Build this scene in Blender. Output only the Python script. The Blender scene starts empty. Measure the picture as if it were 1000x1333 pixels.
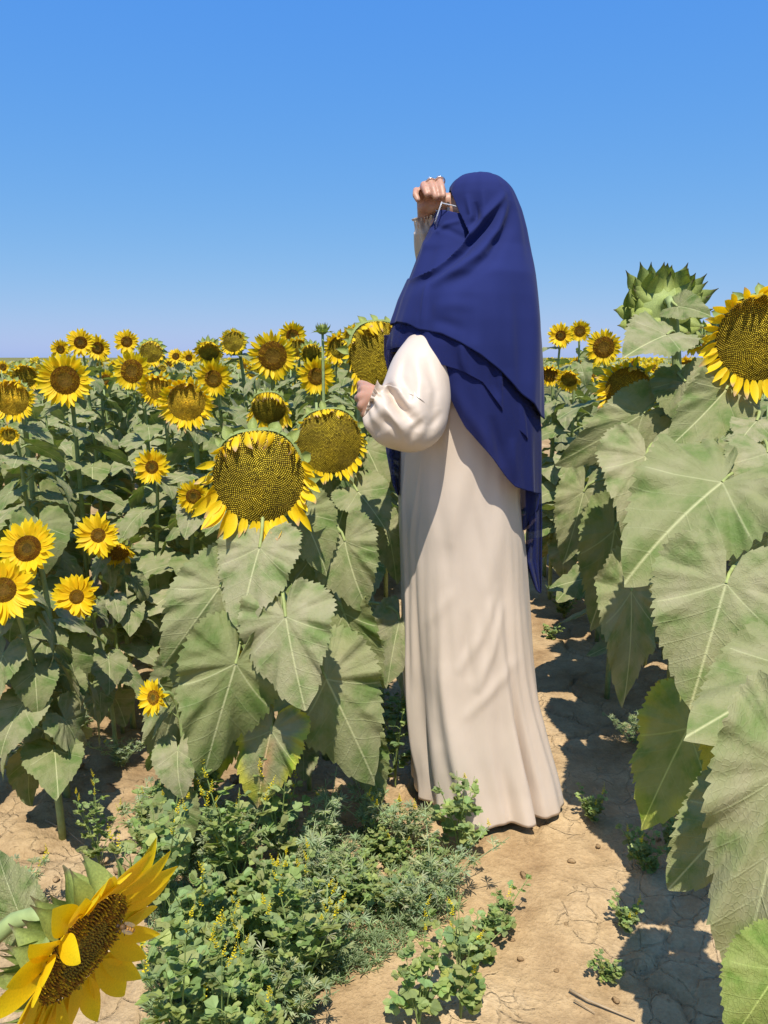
import bpy, math, random
import numpy as np
from mathutils import Vector, Matrix

# ------------------------------------------------------------------ camera, sky, sun, exposure
SC = bpy.context.scene
COL = SC.collection
CAM_H = 1.20
PITCH = math.radians(11.4)
FPX = 1000.0                      # focal length in pixels of the 1000 x 1333 photograph
CP, SP = math.cos(PITCH), math.sin(PITCH)

cam_d = bpy.data.cameras.new('camera')
cam_d.sensor_fit = 'VERTICAL'
cam_d.sensor_height = 36.0
cam_d.lens = 36.0 * FPX / 1333.0
cam_d.clip_start = 0.05
cam_d.clip_end = 3000
cam = bpy.data.objects.new('camera', cam_d)
cam.location = (0, 0, CAM_H)
cam.rotation_euler = (math.radians(90) - PITCH, 0, 0)
COL.objects.link(cam)
SC.camera = cam

SUN_AZ, SUN_EL = math.radians(1), math.radians(63)
w = bpy.data.worlds.new('World')
SC.world = w
w.use_nodes = True
nt = w.node_tree
bg = nt.nodes['Background']
sky = nt.nodes.new('ShaderNodeTexSky')
sky.sky_type = 'NISHITA'
sky.sun_disc = False
sky.sun_elevation = SUN_EL
sky.sun_rotation = math.pi + SUN_AZ
sky.altitude = 0
sky.air_density = 1.0
sky.dust_density = 0.35
sky.ozone_density = 4.0
# the photograph's tone curve on the sky, the same for the whole sphere: per-channel power and gain
sep_ = nt.nodes.new('ShaderNodeSeparateColor'); com_ = nt.nodes.new('ShaderNodeCombineColor')
nt.links.new(sky.outputs[0], sep_.inputs[0])
for i_, (g_, k_) in enumerate(((0.925, 0.45), (0.49, 1.242), (0.02, 4.547))):
    p_ = nt.nodes.new('ShaderNodeMath'); p_.operation = 'POWER'; p_.inputs[1].default_value = g_
    m_ = nt.nodes.new('ShaderNodeMath'); m_.operation = 'MULTIPLY'; m_.inputs[1].default_value = k_
    nt.links.new(sep_.outputs[i_], p_.inputs[0]); nt.links.new(p_.outputs[0], m_.inputs[0]); nt.links.new(m_.outputs[0], com_.inputs[i_])
nt.links.new(com_.outputs[0], bg.inputs[0])
bg.inputs[1].default_value = 0.13

sl = bpy.data.lights.new('sun', 'SUN')
sl.energy = 4.6
sl.angle = math.radians(0.5)
sl.color = (1.0, 0.955, 0.88)
sun = bpy.data.objects.new('sun', sl)
LDIR = Vector((math.sin(SUN_AZ) * math.cos(SUN_EL), math.cos(SUN_AZ) * math.cos(SUN_EL), -math.sin(SUN_EL)))
sun.rotation_euler = LDIR.to_track_quat('-Z', 'Y').to_euler()
sun.location = (-2, -4, 8)
COL.objects.link(sun)

SC.view_settings.view_transform = 'Standard'
SC.view_settings.look = 'None'
SC.view_settings.exposure = 0.45
SC.view_settings.gamma = 1.0
SC.render.engine = 'CYCLES'
SC.cycles.max_bounces = 8
SC.cycles.transparent_max_bounces = 12

# ------------------------------------------------------------------ pixel <-> world
def ray(u, v):
    x = (u - 500.0) / FPX
    y = -(v - 666.5) / FPX
    return np.array([x, CP + y * SP, y * CP - SP])
def PZC(u, v, zc):
    return np.array([0, 0, CAM_H]) + ray(u, v) * zc
def PY(u, v, Y):
    r = ray(u, v)
    return np.array([0, 0, CAM_H]) + r * (Y / r[1])
def PG(u, v, z=0.0):
    r = ray(u, v)
    return np.array([0, 0, CAM_H]) + r * ((z - CAM_H) / r[2])
def proj(P):
    d = np.asarray(P, float) - np.array([0, 0, CAM_H])
    zc = d[..., 1] * CP - d[..., 2] * SP
    yc = d[..., 1] * SP + d[..., 2] * CP
    return 500 + FPX * d[..., 0] / zc, 666.5 - FPX * yc / zc

def nrm(a):
    a = np.asarray(a, float)
    return a / (np.linalg.norm(a) + 1e-12)
def smooth01(x):
    x = np.clip(x, 0, 1)
    return x * x * (3 - 2 * x)
def hash2(ix, iy, s=0):
    h = (ix.astype(np.int64) * 374761393 + iy.astype(np.int64) * 668265263 + s * 1442695041) & 0x7fffffff
    h = (h ^ (h >> 13)) * 1274126177 & 0x7fffffff
    h = h ^ (h >> 16)
    return (h & 0xffff) / 65535.0
def vnoise(x, y, s=0):
    x = np.asarray(x, float); y = np.asarray(y, float)
    ix = np.floor(x); iy = np.floor(y)
    fx = smooth01(x - ix); fy = smooth01(y - iy)
    a = hash2(ix, iy, s); b = hash2(ix + 1, iy, s); c = hash2(ix, iy + 1, s); d = hash2(ix + 1, iy + 1, s)
    return (a * (1 - fx) + b * fx) * (1 - fy) + (c * (1 - fx) + d * fx) * fy - 0.5

# ------------------------------------------------------------------ mesh helpers
class MB:
    """collects vertices and faces, with per-vertex uv and colour, for one mesh"""
    def __init__(self):
        self.V = []; self.F = []; self.M = []; self.UV = []; self.C = []; self.n = 0
    def add(self, V, F, m=0, uv=None, col=None):
        V = np.asarray(V, float)
        k = len(V)
        self.V.append(V)
        n = self.n
        for f in F:
            self.F.append(tuple(i + n for i in f)); self.M.append(m)
        self.UV.append(np.zeros((k, 2)) if uv is None else np.asarray(uv, float))
        if col is None: c = np.ones((k, 3))
        else:
            c = np.asarray(col, float)
            if c.ndim == 1: c = np.tile(c, (k, 1))
        self.C.append(c)
        self.n += k
    def mesh(self, name, mats, smooth=True):
        me = bpy.data.meshes.new(name)
        V = np.concatenate(self.V)
        me.from_pydata(V.tolist(), [], self.F)
        for m in mats: me.materials.append(m)
        me.polygons.foreach_set('material_index', self.M)
        me.polygons.foreach_set('use_smooth', [smooth] * len(self.F))
        nl = len(me.loops)
        li = np.empty(nl, np.int32); me.loops.foreach_get('vertex_index', li)
        UV = np.concatenate(self.UV)
        uvl = me.uv_layers.new(name='UVMap')
        uvl.data.foreach_set('uv', UV[li].ravel())
        C = np.concatenate(self.C)
        ca = me.color_attributes.new('Col', 'FLOAT_COLOR', 'POINT')
        ca.data.foreach_set('color', np.concatenate([C, np.ones((len(C), 1))], 1).ravel())
        me.update()
        return me

def ob(name, me, parent=None, mat=None, loc=None):
    o = bpy.data.objects.new(name, me)
    COL.objects.link(o)
    if parent is not None: o.parent = parent
    if mat is not None: o.matrix_basis = mat
    elif loc is not None: o.location = Vector([float(x) for x in loc])
    return o
def tag(o, label, cat, group=None, kind=None):
    if label: o['label'] = label
    if cat: o['category'] = cat
    if group: o['group'] = group
    if kind: o['kind'] = kind
    return o
def empty(name, loc):
    o = bpy.data.objects.new(name, None)
    o.empty_display_size = 0.05
    COL.objects.link(o)
    o.location = Vector([float(x) for x in loc])
    return o

def tube(path, rad, seg=8, cap=True):
    path = np.asarray(path, float); n = len(path)
    rad = np.broadcast_to(np.asarray(rad, float), (n,))
    T = np.gradient(path, axis=0)
    T /= np.linalg.norm(T, axis=1)[:, None] + 1e-12
    up = np.array([0, 0, 1.0]) if abs(T[0][2]) < 0.9 else np.array([1.0, 0, 0])
    A = nrm(np.cross(T[0], up))
    V = []
    ang = np.arange(seg) * 2 * math.pi / seg
    for i in range(n):
        A = nrm(A - T[i] * np.dot(A, T[i]))
        B = np.cross(T[i], A)
        V.append(path[i] + rad[i] * (np.cos(ang)[:, None] * A + np.sin(ang)[:, None] * B))
    V = np.concatenate(V)
    F = []
    for i in range(n - 1):
        for j in range(seg):
            a = i * seg + j; b = i * seg + (j + 1) % seg
            F.append((a, b, b + seg, a + seg))
    if cap:
        F.append(tuple(range(seg - 1, -1, -1)))
        F.append(tuple(range((n - 1) * seg, n * seg)))
    return V, F
def bez(p0, p1, p2, p3, n):
    t = np.linspace(0, 1, n)[:, None]
    p0, p1, p2, p3 = [np.asarray(p, float) for p in (p0, p1, p2, p3)]
    return (1 - t) ** 3 * p0 + 3 * t * (1 - t) ** 2 * p1 + 3 * t * t * (1 - t) * p2 + t ** 3 * p3
def gridfaces(nu, nv, wrap=False):
    F = []
    for i in range(nv - 1):
        for j in range(nu if wrap else nu - 1):
            a = i * nu + j; b = i * nu + (j + 1) % nu
            F.append((a, b, b + nu, a + nu))
    return F
def frame(x, z, o=(0, 0, 0), s=1.0):
    """matrix whose local x runs along x and local z as close to z as possible"""
    x = nrm(x); z = np.asarray(z, float); z = nrm(z - x * np.dot(x, z)); y = np.cross(z, x)
    s = np.broadcast_to(np.asarray(s, float), (3,))
    m = np.eye(4); m[:3, 0] = x * s[0]; m[:3, 1] = y * s[1]; m[:3, 2] = z * s[2]; m[:3, 3] = o
    return Matrix(m.tolist())
def xf(m, V):
    m = np.array(m)
    return np.asarray(V) @ m[:3, :3].T + m[:3, 3]

# ------------------------------------------------------------------ materials
def newmat(name):
    m = bpy.data.materials.new(name); m.use_nodes = True
    t = m.node_tree
    b = t.nodes['Principled BSDF']; out = t.nodes['Material Output']
    return m, t, b, out
def N(t, kind, **kw):
    n = t.nodes.new('ShaderNode' + kind)
    for k, v in kw.items():
        if k == 'inp':
            for i, x in v.items(): n.inputs[i].default_value = x
        else: setattr(n, k, v)
    return n
def math_(t, op, a, b=None, c=None, clamp=False):
    n = t.nodes.new('ShaderNodeMath'); n.operation = op; n.use_clamp = clamp
    for i, x in enumerate((a, b, c)):
        if x is None: continue
        if isinstance(x, (int, float)): n.inputs[i].default_value = x
        else: t.links.new(x, n.inputs[i])
    return n.outputs[0]
def mix(t, fac, a, b, blend='MIX'):
    n = t.nodes.new('ShaderNodeMix'); n.data_type = 'RGBA'; n.blend_type = blend
    for i, x in ((0, fac), (6, a), (7, b)):
        if isinstance(x, (int, float)): n.inputs[i].default_value = x
        elif isinstance(x, tuple): n.inputs[i].default_value = (*x, 1) if len(x) == 3 else x
        else: t.links.new(x, n.inputs[i])
    return n.outputs[2]
def ramp(t, fac, stops):
    n = t.nodes.new('ShaderNodeValToRGB')
    e = n.color_ramp.elements
    while len(e) < len(stops): e.new(0.5)
    for i, (p, c) in enumerate(stops):
        e[i].position = p; e[i].color = (*c, 1) if len(c) == 3 else c
    t.links.new(fac, n.inputs[0])
    return n.outputs[0]
def noise(t, vec, scale, detail=4, rough=0.55):
    n = t.nodes.new('ShaderNodeTexNoise')
    n.inputs['Scale'].default_value = scale; n.inputs['Detail'].default_value = detail; n.inputs['Roughness'].default_value = rough
    if vec is not None: t.links.new(vec, n.inputs['Vector'])
    return n.outputs[0]
def bump(t, h, strength, dist, normal=None):
    n = t.nodes.new('ShaderNodeBump')
    n.inputs['Strength'].default_value = strength; n.inputs['Distance'].default_value = dist
    t.links.new(h, n.inputs['Height'])
    if normal is not None: t.links.new(normal, n.inputs['Normal'])
    return n.outputs[0]
def translucent_mix(t, b, out, col, fac, normal=None):
    tr = t.nodes.new('ShaderNodeBsdfTranslucent')
    t.links.new(col, tr.inputs[0])
    ms = t.nodes.new('ShaderNodeMixShader'); ms.inputs[0].default_value = fac
    t.links.new(b.outputs[0], ms.inputs[1]); t.links.new(tr.outputs[0], ms.inputs[2])
    t.links.new(ms.outputs[0], out.inputs[0])

def leaf_material():
    m, t, b, out = newmat('leaf')
    uv = N(t, 'UVMap').outputs[0]
    sep = N(t, 'SeparateXYZ'); t.links.new(uv, sep.inputs[0])
    x = math_(t, 'MULTIPLY_ADD', sep.outputs[0], 1.6, -0.5)
    y = math_(t, 'ABSOLUTE', math_(t, 'MULTIPLY_ADD', sep.outputs[1], 1.6, -0.8))
    obi = N(t, 'ObjectInfo').outputs['Random']
    tc = N(t, 'TexCoord').outputs['Object']
    # lateral veins leave the midrib forward
    q = math_(t, 'SUBTRACT', x, math_(t, 'MULTIPLY', y, 0.80))
    q = math_(t, 'ADD', q, math_(t, 'MULTIPLY', math_(t, 'MULTIPLY', y, y), 0.35))
    fr = math_(t, 'PINGPONG', math_(t, 'MULTIPLY', q, 5.5), 0.5)          # 0 on a vein
    lat = math_(t, 'SUBTRACT', 1.0, math_(t, 'DIVIDE', fr, 0.055), clamp=True)
    lat = math_(t, 'MULTIPLY', lat, math_(t, 'GREATER_THAN', q, -0.03))
    bas = math_(t, 'SUBTRACT', 1.0, math_(t, 'DIVIDE', math_(t, 'ABSOLUTE', q), 0.013), clamp=True)
    bas = math_(t, 'MULTIPLY', bas, math_(t, 'LESS_THAN', y, 0.42))
    mid = math_(t, 'SUBTRACT', 1.0, math_(t, 'DIVIDE', y, 0.014), clamp=True)
    fine = N(t, 'TexVoronoi', feature='DISTANCE_TO_EDGE'); fine.inputs['Scale'].default_value = 42
    t.links.new(uv, fine.inputs['Vector'])
    fe = math_(t, 'SUBTRACT', 1.0, math_(t, 'MULTIPLY', fine.outputs[0], 9.0), clamp=True)
    nz = noise(t, uv, 5.0, 5)
    nz2 = noise(t, uv, 26.0, 4)
    base = ramp(t, obi, [(0.0, (0.210, 0.224, 0.088)), (0.5, (0.270, 0.267, 0.128)), (1.0, (0.315, 0.298, 0.160))])
    dust = ramp(t, nz, [(0.32, (0.52, 0.74, 0.42)), (0.48, (0.94, 0.97, 0.90)), (0.68, (1.16, 1.10, 1.22))])
    c = mix(t, 1.0, base, dust, 'MULTIPLY')
    c = mix(t, math_(t, 'MULTIPLY', fe, 0.05), c, (0.36, 0.38, 0.21))
    c = mix(t, math_(t, 'MULTIPLY', lat, 0.15), c, (0.44, 0.45, 0.24))
    c = mix(t, math_(t, 'MULTIPLY', bas, 0.45), c, (0.50, 0.50, 0.26))
    c = mix(t, math_(t, 'MULTIPLY', mid, 0.80), c, (0.55, 0.54, 0.28))
    att = N(t, 'Attribute', attribute_name='Col').outputs['Color']
    c = mix(t, 1.0, c, att, 'MULTIPLY')
    t.links.new(c, b.inputs['Base Color'])
    b.inputs['Roughness'].default_value = 0.72
    b.inputs['Specular IOR Level'].default_value = 0.18
    h = math_(t, 'SUBTRACT', math_(t, 'MULTIPLY', nz2, 0.55), math_(t, 'ADD', math_(t, 'MULTIPLY', lat, 0.16), math_(t, 'MULTIPLY', fe, 0.10)))
    nb = bump(t, h, 0.8, 0.005)
    t.links.new(nb, b.inputs['Normal'])
    tcol = mix(t, 1.0, c, (1.45, 1.85, 0.55), 'MULTIPLY')
    translucent_mix(t, b, out, tcol, 0.16)
    return m

def attr_material(name, rough=0.6, transl=0.0, tint=(1, 1, 1), nscale=30, namt=0.25, spec=0.3, bumpd=0.0, sub=0):
    m, t, b, out = newmat(name)
    att = N(t, 'Attribute', attribute_name='Col').outputs['Color']
    tc = N(t, 'TexCoord').outputs['Object']
    nz = noise(t, tc, nscale, 4)
    f = ramp(t, nz, [(0.3, (1 - namt,) * 3), (0.7, (1 + namt,) * 3)])
    c = mix(t, 1.0, att, f, 'MULTIPLY')
    t.links.new(c, b.inputs['Base Color'])
    b.inputs['Roughness'].default_value = rough
    b.inputs['Specular IOR Level'].default_value = spec
    if bumpd:
        t.links.new(bump(t, nz, 0.5, bumpd), b.inputs['Normal'])
    if transl:
        translucent_mix(t, b, out, mix(t, 1.0, c, tint, 'MULTIPLY'), transl)
    return m

def soil_material():
    m, t, b, out = newmat('dry_soil')
    tc = N(t, 'NewGeometry').outputs['Position']
    n1 = noise(t, tc, 2.2, 6, 0.6); n2 = noise(t, tc, 16, 6, 0.65); n3 = noise(t, tc, 120, 4, 0.6)
    c = ramp(t, n1, [(0.32, (0.275, 0.180, 0.090)), (0.50, (0.380, 0.270, 0.145)), (0.68, (0.480, 0.360, 0.215))])
    c2 = ramp(t, n2, [(0.30, (0.80, 0.76, 0.72)), (0.72, (1.18, 1.17, 1.15))])
    c = mix(t, 1.0, c, c2, 'MULTIPLY')
    c = mix(t, 1.0, c, ramp(t, n3, [(0.3, (0.88, 0.86, 0.84)), (0.7, (1.1, 1.1, 1.1))]), 'MULTIPLY')
    att = N(t, 'Attribute', attribute_name='Col').outputs['Color']
    c = mix(t, 1.0, c, att, 'MULTIPLY')
    t.links.new(c, b.inputs['Base Color'])
    b.inputs['Roughness'].default_value = 0.95
    b.inputs['Specular IOR Level'].default_value = 0.12
    wz = N(t, 'TexNoise'); wz.inputs['Scale'].default_value = 9; wz.inputs['Detail'].default_value = 3
    t.links.new(tc, wz.inputs['Vector'])
    off = N(t, 'VectorMath', operation='MULTIPLY_ADD'); off.inputs[1].default_value = (0.10, 0.10, 0.0)
    t.links.new(wz.outputs['Color'], off.inputs[0]); t.links.new(tc, off.inputs[2])
    vo = N(t, 'TexVoronoi', feature='DISTANCE_TO_EDGE'); vo.inputs['Scale'].default_value = 13
    t.links.new(off.outputs[0], vo.inputs['Vector'])
    crack = math_(t, 'DIVIDE', vo.outputs[0], 0.035, clamp=True)
    mask = math_(t, 'GREATER_THAN', n1, 0.50)
    crack = math_(t, 'MAXIMUM', crack, math_(t, 'SUBTRACT', 1.0, mask))
    nb = bump(t, crack, 0.6, 0.008)
    nb = bump(t, n2, 0.7, 0.03, nb)
    nb = bump(t, n3, 0.5, 0.004, nb)
    t.links.new(nb, b.inputs['Normal'])
    return m

def cloth_material(name, col, rough, sheen, weave, alpha=1.0, transl=0.0, spec=0.3, aniso=0.0, wr=0.0):
    m, t, b, out = newmat(name)
    tc = N(t, 'TexCoord').outputs['Object']
    nz = noise(t, tc, 6, 3)
    c = mix(t, 1.0, col, ramp(t, nz, [(0.3, (0.94, 0.94, 0.94)), (0.7, (1.05, 1.05, 1.05))]), 'MULTIPLY')
    t.links.new(c, b.inputs['Base Color'])
    b.inputs['Roughness'].default_value = rough
    b.inputs['Specular IOR Level'].default_value = spec
    b.inputs['Sheen Weight'].default_value = sheen
    b.inputs['Sheen Roughness'].default_value = 0.4
    wv = N(t, 'TexNoise'); wv.inputs['Scale'].default_value = weave; wv.inputs['Detail'].default_value = 2
    t.links.new(tc, wv.inputs['Vector'])
    nb = bump(t, wv.outputs[0], 0.12, 0.0006)
    if wr:
        mp = N(t, 'Mapping'); mp.inputs['Scale'].default_value = (9, 9, 2.2); t.links.new(tc, mp.inputs[0])
        nb = bump(t, noise(t, mp.outputs[0], 1.0, 4, 0.5), 0.5, wr, nb)
    t.links.new(nb, b.inputs['Normal'])
    if transl:
        translucent_mix(t, b, out, c, transl)
    if alpha < 1:
        src = out.inputs[0].links[0].from_socket
        tp = t.nodes.new('ShaderNodeBsdfTransparent')
        tp.inputs[0].default_value = (0.72, 0.74, 0.95, 1)
        ms = t.nodes.new('ShaderNodeMixShader'); ms.inputs[0].default_value = alpha
        t.links.new(tp.outputs[0], ms.inputs[1]); t.links.new(src, ms.inputs[2])
        t.links.new(ms.outputs[0], out.inputs[0])
    return m

M_LEAF = leaf_material()
M_STEM = attr_material('stem', 0.6, 0, nscale=60, namt=0.2, bumpd=0.002)
M_PETAL = attr_material('petal', 0.55, 0.38, (1.1, 0.95, 0.5), 40, 0.10, 0.25)
M_DISC = attr_material('seed_disc', 0.75, 0, nscale=9, namt=0.25, spec=0.2)
M_GREEN = attr_material('green_bract', 0.6, 0.18, (1.2, 1.4, 0.5), 30, 0.22)
M_WEED = attr_material('weed', 0.6, 0.28, (1.3, 1.6, 0.5), 20, 0.2)
M_SOIL = soil_material()
M_SKIN, _t, _b, _o = newmat('skin')
_tc = N(_t, 'TexCoord').outputs['Object']
_t.links.new(ramp(_t, noise(_t, _tc, 25, 3), [(0.3, (0.42, 0.215, 0.135)), (0.7, (0.50, 0.275, 0.18))]), _b.inputs['Base Color'])
_b.inputs['Roughness'].default_value = 0.5
_b.inputs['Subsurface Weight'].default_value = 0.15
_b.inputs['Subsurface Scale'].default_value = 0.006
_t.links.new(bump(_t, noise(_t, _tc, 180, 3), 0.25, 0.001), _b.inputs['Normal'])
M_DRESS = cloth_material('beige_satin', (0.60, 0.49, 0.385), 0.40, 0.06, 900, spec=0.45, wr=0.012)
M_NAVY = cloth_material('navy_chiffon', (0.020, 0.028, 0.118), 0.85, 0.06, 1200, transl=0.10, spec=0.06)
M_SHEER = cloth_material('navy_sheer', (0.022, 0.029, 0.118), 0.85, 0.06, 1200, alpha=0.72, transl=0.12, spec=0.06)
M_PLAIN = attr_material('small_things', 0.6, 0, nscale=40, namt=0.15)
M_CLEAR, _t, _b, _o = newmat('clear_plastic')
_b.inputs['Base Color'].default_value = (0.85, 0.86, 0.9, 1); _b.inputs['Roughness'].default_value = 0.15
_b.inputs['Transmission Weight'].default_value = 0.55
M_METAL, _t, _b, _o = newmat('silver')
_b.inputs['Base Color'].default_value = (0.8, 0.78, 0.74, 1); _b.inputs['Metallic'].default_value = 1; _b.inputs['Roughness'].default_value = 0.25
M_WING, _t, _b, _o = newmat('bee_wing')
_b.inputs['Base Color'].default_value = (0.25, 0.2, 0.14, 1); _b.inputs['Alpha'].default_value = 0.35; _b.inputs['Roughness'].default_value = 0.3

# ------------------------------------------------------------------ ground
ROW_SLOPE = 0.196
def rowx(k, y):              # k = 0 the row left of the path, -1 the next one left, 1 the row right of the path
    x0 = -0.33 + 0.75 * k if k <= 0 else 0.98 + 0.75 * (k - 1)
    return x0 + ROW_SLOPE * (y - 2)
def gz(x, y):
    x = np.asarray(x, float); y = np.asarray(y, float)
    xs = x - ROW_SLOPE * (y - 2)
    bed = np.where(xs < 0.33, np.cos((xs + 0.33) / 0.75 * 2 * math.pi), np.cos((xs - 0.98) / 0.75 * 2 * math.pi))
    path = np.exp(-((xs - 0.33) / 0.40) ** 4)
    bed = bed * (1 - path) - 0.1 * path
    near = 1 / (1 + (np.hypot(x, y - 2) / 12) ** 2)
    z = 0.022 * bed + 0.05 * vnoise(x * 1.7, y * 1.7, 1) * (1 - 0.45 * path) + 0.035 * vnoise(x * 4.5, y * 4.5, 2) * (1 - 0.5 * path)
    return z * near - 0.004
def G(x, y): return float(gz(x, y))

def spaced(lo, a, b, hi, fine, grow=1.25):
    mid = list(np.arange(a, b, fine))
    up = []; s = fine; x = b
    while x < hi: up.append(x); s *= grow; x += s
    up.append(hi)
    dn = []; s = fine; x = a - s
    while x > lo: dn.append(x); s *= grow; x -= s
    dn.append(lo)
    return np.array(dn[::-1] + mid + up)
def build_ground():
    xs = spaced(-900, -1.45, 1.55, 900, 0.0105)
    ys = spaced(-40, 1.0, 3.3, 1800, 0.0105)
    X, Y = np.meshgrid(xs, ys)
    Z = gz(X, Y)
    fine = smooth01((4.5 - np.hypot(X, Y - 2)) / 2)
    xr = X - ROW_SLOPE * (Y - 2)
    path = np.exp(-((xr - 0.33) / 0.42) ** 4)
    # crumbly clods away from the trodden path
    n = np.abs(vnoise(X * 11, Y * 11, 3)) * 0.035 + np.abs(vnoise(X * 24, Y * 24, 4)) * 0.018 + vnoise(X * 50, Y * 50, 5) * 0.006
    Z += fine * (n - 0.012) * (1 - 0.72 * path)
    # shrinkage cracks: distance to the borders of a jittered cell pattern
    cell = 0.19
    wx = X + 0.10 * vnoise(X * 6, Y * 6, 6) + 0.03 * vnoise(X * 22, Y * 22, 7)
    wy = Y + 0.10 * vnoise(X * 6, Y * 6, 8) + 0.03 * vnoise(X * 22, Y * 22, 9)
    cx = np.floor(wx / cell); cy = np.floor(wy / cell)
    f1 = np.full(X.shape, 9.0); f2 = np.full(X.shape, 9.0); idv = np.zeros(X.shape)
    for dx in (-1, 0, 1):
        for dy in (-1, 0, 1):
            ax = cx + dx; ay = cy + dy
            px = (ax + 0.15 + 0.7 * hash2(ax, ay, 11)) * cell; py = (ay + 0.15 + 0.7 * hash2(ax, ay, 12)) * cell
            d = np.hypot(wx - px, wy - py)
            closer = d < f1
            f2 = np.where(closer, f1, np.minimum(f2, d)); idv = np.where(closer, hash2(ax, ay, 13), idv); f1 = np.where(closer, d, f1)
    e = f2 - f1
    strength = smooth01((vnoise(X * 3.1, Y * 3.1, 14) + 0.22) / 0.3)
    Z += fine * path * (-0.024 * np.exp(-(e / 0.012) ** 2) * strength + (idv - 0.5) * 0.016 * smooth01(e / 0.03) * strength)
    C = np.ones(X.shape + (3,))
    tone = 1 + 0.18 * path[..., None] * fine[..., None] * np.array([1, 1.03, 1.06])
    C = C * np.where(fine[..., None] > 0, tone, 1)
    far = smooth01((np.hypot(X, Y) - 14) / 8)[..., None]
    C = C * (1 - far) + far * np.array([0.45, 0.62, 0.38])
    mb = MB()
    mb.add(np.stack([X, Y, Z], -1).reshape(-1, 3), gridfaces(len(xs), len(ys)), 0, None, C.reshape(-1, 3))
    o = ob('ground', mb.mesh('ground', [M_SOIL]))
    o['kind'] = 'structure'
    o['label'] = 'dry cracked pale brown soil of the field and path'
build_ground()

# ------------------------------------------------------------------ leaves
_RA = np.radians([0, 7, 15, 30, 50, 70, 90, 110, 130, 150, 168])
_RR = np.array([1, 0.905, 0.82, 0.69, 0.60, 0.565, 0.545, 0.53, 0.505, 0.45, 0.25])
def blade(seed, nphi=96, nr=11, W=1.0, cup=0.10, droop=0.5, wave=0.03, teeth=18, twist=0.0, col=(1, 1, 1), edge=None, streak=None):
    rs = np.random.RandomState(seed)
    pm = math.radians(167)
    ph = np.linspace(-pm, pm, nphi)
    r = np.interp(np.abs(ph), _RA, _RR)
    asym = 1 + 0.05 * np.sign(ph) * rs.uniform(-1, 1)
    r = r * asym * (1 + 0.03 * np.sin(3 * ph + rs.uniform(0, 6)) * np.abs(np.sin(ph)))
    tt = (np.abs(ph) / pm * teeth) % 1.0
    amp = rs.uniform(0.6, 1.3, nphi) * 0.085
    r = r * (1 - amp * (tt) * smooth01((np.abs(ph) - 0.1) / 0.2))
    rho = np.linspace(0, 1, nr) ** 0.85
    R, PH = np.meshgrid(rho, ph, indexing='ij')
    x = R * r[None] * np.cos(PH); y = R * r[None] * np.sin(PH) * W
    x0, y0 = x.copy(), y.copy()
    ay = np.abs(y)
    q = x - 0.8 * ay + 0.35 * ay * ay
    z = cup * ay - 0.30 * cup * ay * ay * 2
    z = z + 0.017 * (np.abs(np.sin(math.pi * (q * 5.5 + 0.35 * np.sin(6 * y + seed) * ay * 3 + 0.25 * np.sin(9 * x + seed * 1.7)))) - 0.5) * (0.55 + 1.3 * np.abs(vnoise(x * 4 + seed, y * 4, 9)) * 2) * smooth01(ay / 0.12) * (1 - 0.5 * R)
    p1, p2, p3 = rs.uniform(0, 6.28, 3)
    z = z + wave * R ** 2 * (np.sin(4 * PH + p1) + 0.7 * np.sin(9 * PH + p2) + 0.35 * np.sin(17 * PH + p3))
    k = droop
    xb = np.where(x > 0, np.sin(k * x) / max(k, 1e-3), x)
    zb = np.where(x > 0, -(1 - np.cos(k * x)) / max(k, 1e-3), -0.25 * x * x)
    nx_ = np.where(x > 0, np.sin(k * x), 0); nz_ = np.where(x > 0, np.cos(k * x), 1)
    X = xb + z * nx_; Zz = zb + z * nz_
    if twist:
        a = twist * x
        y, Zz = y * np.cos(a) - (Zz - zb) * np.sin(a), zb + y * np.sin(a) + (Zz - zb) * np.cos(a)
    V = np.stack([X, y, Zz], -1).reshape(-1, 3)
    uv = np.stack([(x0 + 0.5) / 1.6, (y0 / max(W, 0.01) + 0.8) / 1.6], -1).reshape(-1, 2)
    C = np.tile(np.asarray(col, float), (nr, nphi, 1))
    if edge is not None:
        e = smooth01((R - 0.72 + 0.5 * vnoise(x0 * 5 + seed, y0 * 5, 3)) / 0.25)[..., None]
        C = C * (1 - e) + e * np.asarray(edge)
    if streak is not None:
        s = (np.exp(-((y0 - 0.03) / 0.06) ** 2) * smooth01((x0 - 0.05) / 0.1) * (0.6 + vnoise(x0 * 12, y0 * 12, 5)))[..., None].clip(0, 1)
        C = C * (1 - s) + s * np.asarray(streak)
    return V, gridfaces(nphi, nr), uv, C.reshape(-1, 3)

PETI = np.array([0.26, 0.31, 0.12])
def leaf_proto(seed, hi=True, **kw):
    """blade and stalk in one mesh; origin where the stalk leaves the stem, stalk along +x, blade one unit long"""
    rs = np.random.RandomState(seed + 999)
    mb = MB()
    pl = rs.uniform(0.35, 0.6)
    rise = rs.uniform(0.15, 0.5)
    tilt = kw.pop('tilt', rs.uniform(0.3, 1.1))
    p3 = np.array([pl, 0, pl * rise * 0.7])
    V, F, uv, C = blade(seed, **kw)
    roll = rs.uniform(-0.35, 0.35)
    D = np.array([math.cos(tilt), 0.25 * roll, -math.sin(tilt)])
    m = frame(D, (math.sin(tilt), 0.6 * roll, math.cos(tilt)), p3)
    mb.add(xf(m, V), F, 0, uv, C)
    path = bez((0, 0, 0), (pl * 0.35, 0, pl * rise * 0.6), p3 - D * 0.12 + np.array([-0.05, 0, 0.05]), p3, 7 if hi else 3)
    Vt, Ft = tube(path, np.linspace(0.034, 0.018, len(path)), 6 if hi else 3, False)
    mb.add(Vt, Ft, 1, None, PETI)
    return mb.mesh('leaf', [M_LEAF, M_STEM])
random.seed(7)
LEAF_HI = []; LEAF_MID = []; LEAF_LO = []
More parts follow.
